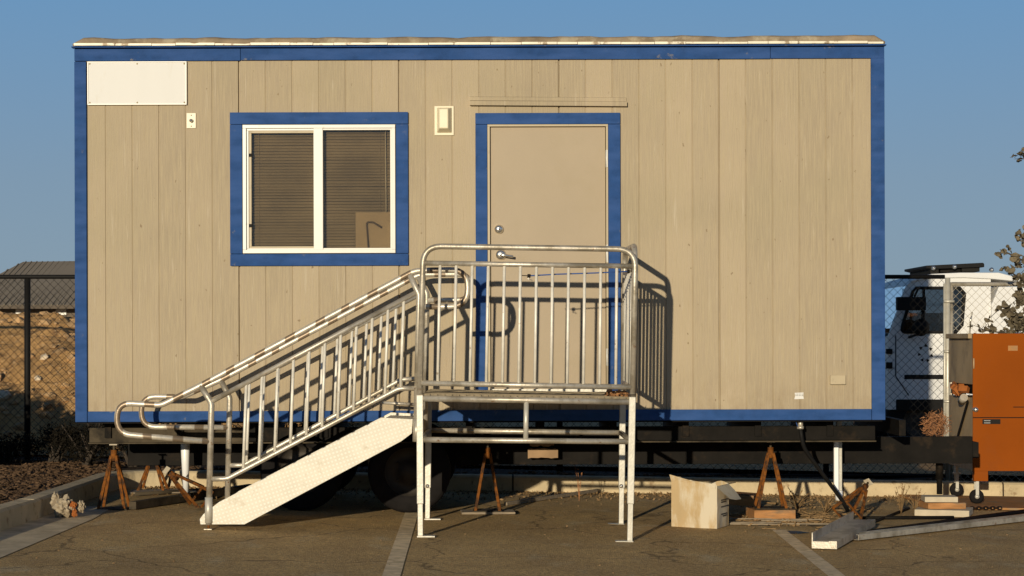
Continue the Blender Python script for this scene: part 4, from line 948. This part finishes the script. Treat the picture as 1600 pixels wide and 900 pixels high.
# ---------------------------------------------------------------- plants
def shrub(name, base, rx, ry, h, n, size, m, label, cat, group=None, twig=True):
    t = thing(name, base, label, cat, group); b = Vector(base); mb = MB()
    lobes = [(Vector((random.uniform(-.5, .5)*rx, random.uniform(-.5, .5)*ry, h*random.uniform(.35, .7))), random.uniform(.3, .55)) for _ in range(12)]
    for k in range(n):
        c, s_ = random.choice(lobes); d = Vector((random.gauss(0, 1), random.gauss(0, 1), random.gauss(0, 1))).normalized()*random.random()**.4
        p = c+Vector((d.x*rx*s_, d.y*ry*s_, d.z*h*s_*.8)); 
        if p.z < 0: p.z = random.uniform(0, .1*h)
        mb.leaf(b+p, size*random.uniform(.6, 1.3), .8)
    mb.build('foliage', m, t)
    tw = MB()
    for k in range(14):
        c, s_ = random.choice(lobes); tw.tube([b+Vector((random.uniform(-.05, .05), random.uniform(-.05, .05), 0)), b+c*.5+Vector((0, 0, .05*h)), b+c+Vector((random.uniform(-.1, .1), 0, h*.2))], [.018, .012, .004], 6)
    tw.build('stem', 'bark', t); return t
jun = ((-4.78, 3.55, .45, .35), (-4.35, 3.65, .4, .42), (-3.95, 3.3, .42, .5), (-3.55, 3.5, .45, .6), (-3.0, 3.6, .5, .62), (-2.4, 3.6, .5, .6), (-1.85, 3.65, .45, .55))  # first two shrubs added to stand in for black shade on the ground
jl = ('low dark shrub added to darken the ground at the far left', 'low dark shrub, second from the left, added to darken the ground below the dirt pile', 'dark shrub just left of the trailer corner', 'dark scrubby shrub under the left end of the trailer', 'dark shrub seen behind the left jack stands', 'dark shrub seen behind the white post', 'dark shrub furthest right, behind the ramp foot')
for (x, y, r_, h), lab in zip(jun, jl): shrub('shrub', (x, y, gz(x)+.08), r_, r_*.8, h, 2600, .016, 'juniper_leaf', lab, 'shrub', 'dark shrubs along the back kerb')
shrub('shade_bush', (-6.45, 1.9, .15), 1.75, 1.0, 1.30, 20000, .085, 'green_leaf', 'unseen round bush added beyond the left edge to shade the dirt pile', 'bush')  # out-of-view bush added to throw shade on the foot of the dirt pile
# wood chips and gravel beside left kerb
ch = MB()
for k in range(14000):
    x = random.uniform(-5.3, -3.62); y = random.uniform(-3, 4) if random.random() < .8 else random.uniform(-6, -3)
    r_ = random.choice((.004, .006, .007, .009, .012, .02)); z = yard_z(x, y)+r_*.3
    if random.random() < .6: ch.rock((x, y, z), r_, .4, .6)
    else: ch.obox((x, y, z), (r_*3.2, r_*1.2, r_*.5), (random.uniform(-.5, .5), random.uniform(-.5, .5), random.uniform(0, 3)))
for k in range(3500):
    x = random.uniform(-3.3, 8); y = random.uniform(kerbY(x)+.17, kerbY(x)+1.2); r_ = random.choice((.008, .012, .018, .025)); ch.rock((x, y, yard_z(x, y)-.02+r_*.3), r_, .4, .6)
tag(ch.build('wood_chips', 'chips'), 'brown wood chips and gravel covering the bed beyond the kerb', 'wood chips', kind='stuff')
# litter, leaves and grit on the asphalt by the back kerb
lf = MB()
for k in range(2600):
    x = random.uniform(-3.2, 5.2); y = kerbY(x)-abs(random.gauss(0, .45))-.02; lf.leaf((x, y, gz(x)+.008), random.uniform(.008, .022), .9)
for k in range(260):
    x = random.uniform(-3, 5); y = random.uniform(-3.5, 2); lf.rock((x, y, gz(x)+.002), random.uniform(.003, .009), .3, .6)
tag(lf.build('leaf_litter', 'straw'), 'dry leaves and grit scattered on the asphalt and along the back kerb', 'leaves', kind='stuff')
# dead weeds
def weed(base, h, n, label, m='straw', spread=.5, cat='dead weed', name='dead_weed'):
    mb = MB(); b = Vector(base)
    for k in range(n):
        a = random.uniform(0, 6.28); s_ = random.uniform(.2, 1)*spread; hh = h*random.uniform(.4, 1)
        p1 = b+Vector((math.cos(a)*s_*h*.4, math.sin(a)*s_*h*.4, hh*.6)); p2 = b+Vector((math.cos(a)*s_*h, math.sin(a)*s_*h, hh)); mb.tube([b, p1, p2], [.004, .003, .0015], 4)
        for q in range(5): mb.leaf(p1+(p2-p1)*random.random()+Vector((0, 0, random.uniform(-.01, .01))), random.uniform(.008, .018), .7)
    return tag(mb.build(name, m, base=b), label, cat)
weed(gp(1408, 1.3), .27, 16, 'dead brown weed standing under the trailer tongue', 'straw', .35)
weed(gp(1430, 1.7), .2, 10, 'small dead weed just left of the concrete blocks', 'straw', .6)
weed(gp(1290, 1.2), .18, 18, 'tangle of dry weeds left of the grey stabiliser post', 'straw', 1.1)
weed(gp(1245, 1.5), .2, 14, 'dry weed tuft behind the jack stand on timber', 'straw', .9)
weed(gp(905, 1.9), .42, 3, 'single tall dry stalk under the trailer by the pale kerb', 'tumbleweed', .12)
# tumbleweed on tongue
tm = MB(); c0 = P(1462, 663, 1.25)
for k in range(420):
    d = Vector((random.gauss(0, 1), random.gauss(0, 1), random.gauss(0, 1))).normalized(); p = c0+d*random.uniform(.05, .115); q = p+Vector((random.gauss(0, 1), random.gauss(0, 1), random.gauss(0, 1))).normalized()*.045
    tm.tube([p, (p+q)/2+d*.008, q], .0022, 3, False)
    if k % 2: tm.leaf(p, .011, .9)
tag(tm.build('tumbleweed', 'tumbleweed', base=c0-Vector((0, 0, .11))), 'ball of orange brown tumbleweed caught on the trailer tongue', 'tumbleweed')
# eucalyptus at right
tb0 = (PX(1690, 3.6), 3.6, .02); et = thing('eucalyptus_tree', tb0, 'grey leaved eucalyptus branches reaching in over the orange machine', 'tree')
tk_ = MB().tube([Vector(tb0), (tb0[0]-.05, 3.6, .9), (tb0[0]+.05, 3.6, 1.8), (tb0[0]+.1, 3.6, 3.4)], [.07, .06, .045, .02], 10); lv = MB()
def branch(pts, nl, ls):
    pts = [P(a, b, 3.6+random.uniform(-.08, .08)) for a, b in pts]; tk_.tube(pts, [.012*(1-i/len(pts))+.003 for i in range(len(pts))], 6)
    for k in range(nl//4):
        u = random.random(); f = u*(len(pts)-1); i = min(int(f), len(pts)-2); p = pts[i]+(pts[i+1]-pts[i])*(f-i); q = p+Vector((random.gauss(-.03, .05), random.gauss(0, .06), random.gauss(.0, .05))); tk_.tube([p, (p+q)/2+Vector((0, 0, .008)), q], [.004, .003, .002], 5)
        for _ in range(3): lv.leaf(q+Vector((random.gauss(0, .015), random.gauss(0, .02), random.gauss(0, .015))), ls*random.uniform(.5, 1), .85, 7)
    for k in range(nl):
        u = 1-random.random()**.9; f = u*(len(pts)-1); i = min(int(f), len(pts)-2); p = pts[i]+(pts[i+1]-pts[i])*(f-i)
        lv.leaf(p+Vector((random.gauss(0, .022), random.gauss(0, .05), random.gauss(0, .022))), ls*random.uniform(.6, 1.15), .85, 7)
branch([(1700, 470), (1640, 430), (1600, 408), (1568, 392)], 60, .036)
branch([(1700, 490), (1640, 455), (1600, 438), (1568, 419)], 70, .036)
branch([(1700, 490), (1630, 470), (1598, 460), (1592, 478)], 60, .036)
branch([(1700, 540), (1640, 520), (1600, 500), (1565, 478)], 110, .038)
branch([(1700, 560), (1640, 535), (1600, 512), (1580, 500)], 120, .038)
branch([(1700, 560), (1640, 540), (1580, 522), (1530, 515)], 100, .032)
branch([(1700, 300), (1650, 270), (1610, 250), (1597, 238)], 50, .036)
branch([(1700, 420), (1650, 390), (1615, 375), (1598, 370)], 50, .036)
for k in range(16):
    y = random.uniform(120, 520); branch([(1690, y+60), (1680+random.uniform(-20, 40), y+20), (1640+random.uniform(-5, 90), y)], 60, .036)
tk_.build('trunk', 'bark', et); lv.build('crown', 'euca_leaf', et)
# far trees
for i, (px, Y, w_, h, lab) in enumerate(((1398, 55, 2.6, 2.6, 'distant dark tree between the trailer corner and the truck'),)):
    x = PX(px, Y); t = thing('tree', (x, Y, 0), lab, 'tree'); MB().tube([(x, Y, -.2), (x+.1, Y, h*.4), (x, Y, h*.8)], [.15, .1, .03], 8).build('trunk', 'bark', t); mb = MB()
    for k in range(1800):
        a = random.uniform(0, 6.28); r_ = random.random()**.5; z = random.random(); mb.leaf((x+math.cos(a)*r_*w_/2*(1-.3*z), Y+math.sin(a)*r_*w_/2, .3+(h-.3)*z*(1-.35*r_*r_)), .12, .8)
    mb.build('crown', 'far_leaf', t)

# ---------------------------------------------------------------- truck
YT = 9.8
tk = thing('truck', (PX(1480, YT), YT+1, .1), 'white cab-over truck with roof light bar parked beyond the gate', 'truck')
outer = [(1388, 640), (1388, 525), (1394, 510), (1416, 447), (1424, 437), (1450, 431), (1505, 430), (1548, 432), (1548, 640), (1470, 640)]
inner = [(1412, 519), (1409, 516), (1410, 508), (1426, 456), (1431, 450), (1450, 450), (1500, 450), (1507, 458), (1503, 508), (1494, 519)]
inner_far = [(1412, 519), (1409, 516), (1410, 500), (1420, 456), (1426, 445), (1450, 441), (1510, 441), (1538, 448), (1538, 508), (1500, 519)]
def side(Y, th, name, inner=inner):
    o = [P(a, b, YT) for a, b in outer]; q = [P(a, b, YT) for a, b in inner]; mb = MB(); n = len(o)
    vs = [(p.x, Y, p.z) for p in o]+[(p.x, Y, p.z) for p in q]+[(p.x, Y+th, p.z) for p in o]+[(p.x, Y+th, p.z) for p in q]
    fs = []
    for i in range(n):
        j = (i+1) % n; fs += [(i, j, n+j, n+i), (2*n+i, 3*n+i, 3*n+j, 2*n+j), (n+i, n+j, 3*n+j, 3*n+i), (i, 2*n+i, 2*n+j, j)]
    return mb.add(vs, fs).build(name, 'white_paint', tk)
cabside = side(YT, .05, 'cab_side'); side(YT+1.95, .05, 'cab_side', inner_far)
rfm = MB(); rp_ = [P(a, b, YT) for a, b in ((1416, 447), (1424, 437), (1440, 431.5), (1455, 428), (1500, 426), (1560, 426), (1590, 434), (1620, 437), (1620, 443), (1548, 436), (1505, 434), (1450, 435), (1424, 441))]
rfm.prism(rp_, YT-.03, YT+2.03).build('cab_roof', 'white_paint', tk, .01)
MB().add([(P(1388, 640, YT).x, YT+.05, P(0, 640, YT).z), (P(1388, 640, YT).x, YT+1.95, P(0, 640, YT).z), (P(1388, 525, YT).x, YT+1.95, P(0, 525, YT).z), (P(1388, 525, YT).x, YT+.05, P(0, 525, YT).z)], [(0, 1, 2, 3)]).build('cab_front', 'white_paint', tk)
MB().add([(P(1392, 513, YT).x, YT+.05, PZ(513, YT)), (P(1392, 513, YT).x, YT+1.95, PZ(513, YT)), (PX(1416, YT), YT+1.95, PZ(447, YT)), (PX(1416, YT), YT+.05, PZ(447, YT))], [(0, 1, 2, 3)]).build('windshield', 'cab_glass', tk)
MB().box(PX(1540, YT), PX(1546, YT), YT+.05, YT+1.95, PZ(640, YT), PZ(437, YT)).build('cab_back', 'white_paint', tk)
for Y, xe in ((YT+.02, 1506), (YT+1.97, 1537)): MB().box(PX(1410, YT), PX(xe, YT), Y, Y+.005, PZ(518, YT), PZ(451 if xe < 1510 else 442, YT)).build('side_glass', 'cab_glass', tk)
wf = MB(); q = [P(a, b, YT) for a, b in inner]
wf.tube([Vector((p.x, YT-.01, p.z)) for p in q]+[Vector((q[0].x, YT-.01, q[0].z))], .02, 6); wf.bar((PX(1443, YT), YT-.012, PZ(450, YT)), (PX(1443, YT), YT-.012, PZ(518, YT)), .03); wf.build('window_seal', 'black_vinyl', tk)
MB().box(PX(1398, YT), PX(1442, YT), YT+.1, YT+1.9, PZ(640, YT), PZ(521, YT)).build('dashboard', 'dark_void', tk)
MB().box(PX(1470, YT), PX(1500, YT), YT+.2, YT+.7, PZ(640, YT), PZ(505, YT)).build('seat', 'dark_void', tk, .03)
MB().tube([(PX(1445, YT)+.18*math.sin(k*.5236)*.4, YT+.45+.2*math.cos(k*.5236), PZ(506, YT)+.2*math.sin(k*.5236)*.9) for k in range(13)], .013, 6).build('steering_wheel', 'dark_void', tk)
mi = MB().box(PX(1400.5, YT-.35), PX(1445.5, YT-.35), YT-.42, YT-.3, PZ(485, YT-.35), PZ(464, YT-.35)).build('side_mirror', 'black_vinyl', tk, .012)
MB().tube(fillet([(PX(1420, YT), YT-.35, PZ(464, YT)), (PX(1428, YT), YT-.3, PZ(450, YT)), (PX(1436, YT), YT-.02, PZ(450, YT))], .1, 4), .014, 6).build('arm', 'black_vinyl', mi)
MB().tube(fillet([(PX(1434, YT), YT-.35, PZ(485, YT)), (PX(1432, YT), YT-.35, PZ(520, YT)), (PX(1420, YT), YT-.02, PZ(527, YT))], .1, 4), .018, 6).build('arm', 'black_vinyl', mi)
MB().lathe([(.001, -.01), (.1, -.03), (.11, -.06), (.05, -.1), (.001, -.1)], (PX(1430, YT), YT-.28, PZ(512, YT)), n=16).build('round_mirror', 'black_vinyl', mi)
MB().box(PX(1413, YT), PX(1490, YT), YT-.008, YT-.0005, PZ(592.5, YT), PZ(585.5, YT)).build('side_moulding', 'black_vinyl', tk, .002)
ds = MB(); ds.bar((PX(1399.5, YT), YT-.003, PZ(524, YT)), (PX(1399.5, YT), YT-.003, PZ(588, YT)), .012, .004); ds.bar((PX(1399.5, YT), YT-.003, PZ(588, YT)), (PX(1420, YT), YT-.003, PZ(618, YT)), .012, .004); ds.build('door_seam', 'dark_void', tk)
em = MB()
for k in range(7):
    a = k*6.283/7+.3; c = P(1446+10*math.cos(a), 552+12*math.sin(a), YT); em = MB().prism([(c.x+(.026 if q % 2 else .014)*math.cos(q*1.047+a), c.z+(.026 if q % 2 else .014)*math.sin(q*1.047+a)) for q in range(6)], YT-.004, YT-.0005)
    em.build('emblem_mark', 'dark_void', tk)
for (a, b) in ((545, 553), (566, 576)): MB().box(PX(1384, YT), PX(1394, YT), YT-.03, YT-.0005, PZ(b, YT), PZ(a, YT)).build('marker_lamp', 'black_vinyl', tk, .004)
gh = MB().tube(fillet([(PX(1515, YT), YT-.002, PZ(524, YT)), (PX(1515, YT), YT-.05, PZ(500, YT)), (PX(1519, YT), YT-.002, PZ(488, YT))], .03, 4), .012, 8).build('grab_handle', 'chrome', tk)
MB().prism([P(1548, 640, YT), P(1548, 476, YT), P(1559, 448, YT), P(1900, 448, YT), P(1900, 640, YT)], YT-.06, YT+2.1).build('cargo_body', 'white_paint', tk, .01)
MB().box(PX(1400, YT), PX(1900, YT), YT+.2, YT+1.9, PZ(664, YT), PZ(640, YT)).build('chassis', 'dark_void', tk)
for px in (1440, 1760):
    for Y in (YT+.14, YT+1.86): 
        wz = .43+gz(5); cc = (PX(px, YT), Y, wz+.02); ww = MB().lathe([(.22, -.1), (.26, -.12), (.4, -.12), (.43, -.08), (.43, .08), (.4, .12), (.22, .1)], cc, n=32).build('wheel', 'rubber', tk); MB().lathe([(.24, -.1), (.2, -.03), (.08, -.05), (.001, -.08)], cc, n=24).build('rim', 'rim', ww)
MB().box(PX(1400, YT), PX(1482, YT), YT-.01, YT+.05, PZ(642, YT), PZ(624, YT)).build('wheel_arch', 'black_vinyl', tk, .01)
lbz = MB().prism([P(1455, 417, YT), P(1455, 413.5, YT), P(1545, 409, YT), P(1547, 411, YT), P(1547, 416, YT), P(1463, 419, YT)], YT+.3, YT+1.7).build('light_bar', 'black_vinyl', tk, .005)
MB().box(PX(1463, YT), PX(1476, YT), YT+.35, YT+1.65, PZ(426.5, YT), PZ(417, YT)).build('bracket', 'dark_void', lbz); MB().box(PX(1480, YT), PX(1512, YT), YT+.4, YT+1.6, PZ(424, YT), PZ(416, YT)).build('vent', 'dark_steel', lbz); MB().box(PX(1513, YT), PX(1541, YT), YT+.35, YT+1.65, PZ(423, YT), PZ(416, YT)).build('bracket', 'dark_void', lbz)
for px, py in ((1458, 419), (1491, 417), (1549, 421.5)): MB().lathe([(.001, -.05), (.02, -.045), (.03, -.02), (.026, .02)], P(px, py, YT+.3), n=12).build('work_lamp', 'chrome', lbz)
# orange container far behind
YC = 15; oc = thing('orange_container', (PX(1460, YC), YC, .1), 'orange steel container glimpsed through the truck windows', 'container')
MB().box(PX(1372, YC), PX(1530, YC), YC, YC+2.2, -.1, PZ(489, YC)).build('body', 'far_orange', oc, .02)
rb = MB()
for k in range(12): rb.box(PX(1376+13*k, YC), PX(1379+13*k, YC), YC-.05, YC-.001, 0, PZ(491, YC))
rb.build('rib', 'far_orange', oc)

# ---------------------------------------------------------------- crumpled litter bag at the kerb
bgx = G(96, 810); tb_ = thing('litter_bag', (bgx.x, bgx.y+.05, gz(bgx.x)), 'crumpled pale paper bag with orange scraps against the kerb', 'paper bag')
def crumple(c, rx, rz, seed, m, name, sub=9):
    mb = MB(); n = 30; rows_ = 18
    for j in range(rows_+1):
        for i in range(n):
            a = i*6.283/n; b = math.pi*j/rows_; d = Vector((math.cos(a)*math.sin(b), math.sin(a)*math.sin(b), math.cos(b)))
            k = 1+.5*noise.noise(d*2.4+Vector((seed, 0, 0)))-.45*abs(noise.noise(d*4.5+Vector((seed, 4, 0))))+.12*noise.noise(d*13+Vector((seed, 4, 0))); mb.v.append(Vector(c)+Vector((d.x*rx*k, d.y*rx*k, max(-rz*.98, d.z*rz*k))))
    for j in range(rows_):
        for i in range(n): mb.f.append([j*n+i, j*n+(i+1) % n, (j+1)*n+(i+1) % n, (j+1)*n+i]); mb.sm.append(False)
    return mb.build(name, m, tb_)
o_ = ORI[tb_.name]
crumple(o_+Vector((0, 0, .075)), .075, .075, 1.3, 'paper', 'bag'); crumple(o_+Vector((-.055, .02, .12)), .035, .06, 6.1, 'paper', 'bag_neck'); crumple(o_+Vector((.075, -.01, .09)), .026, .028, 9.4, 'orange_paper', 'orange_scrap'); crumple(o_+Vector((.085, -.01, .035)), .02, .03, 2.2, 'orange_paper', 'orange_scrap'); crumple(o_+Vector((.12, .04, .075)), .03, .045, 3.7, 'paper', 'white_scrap')
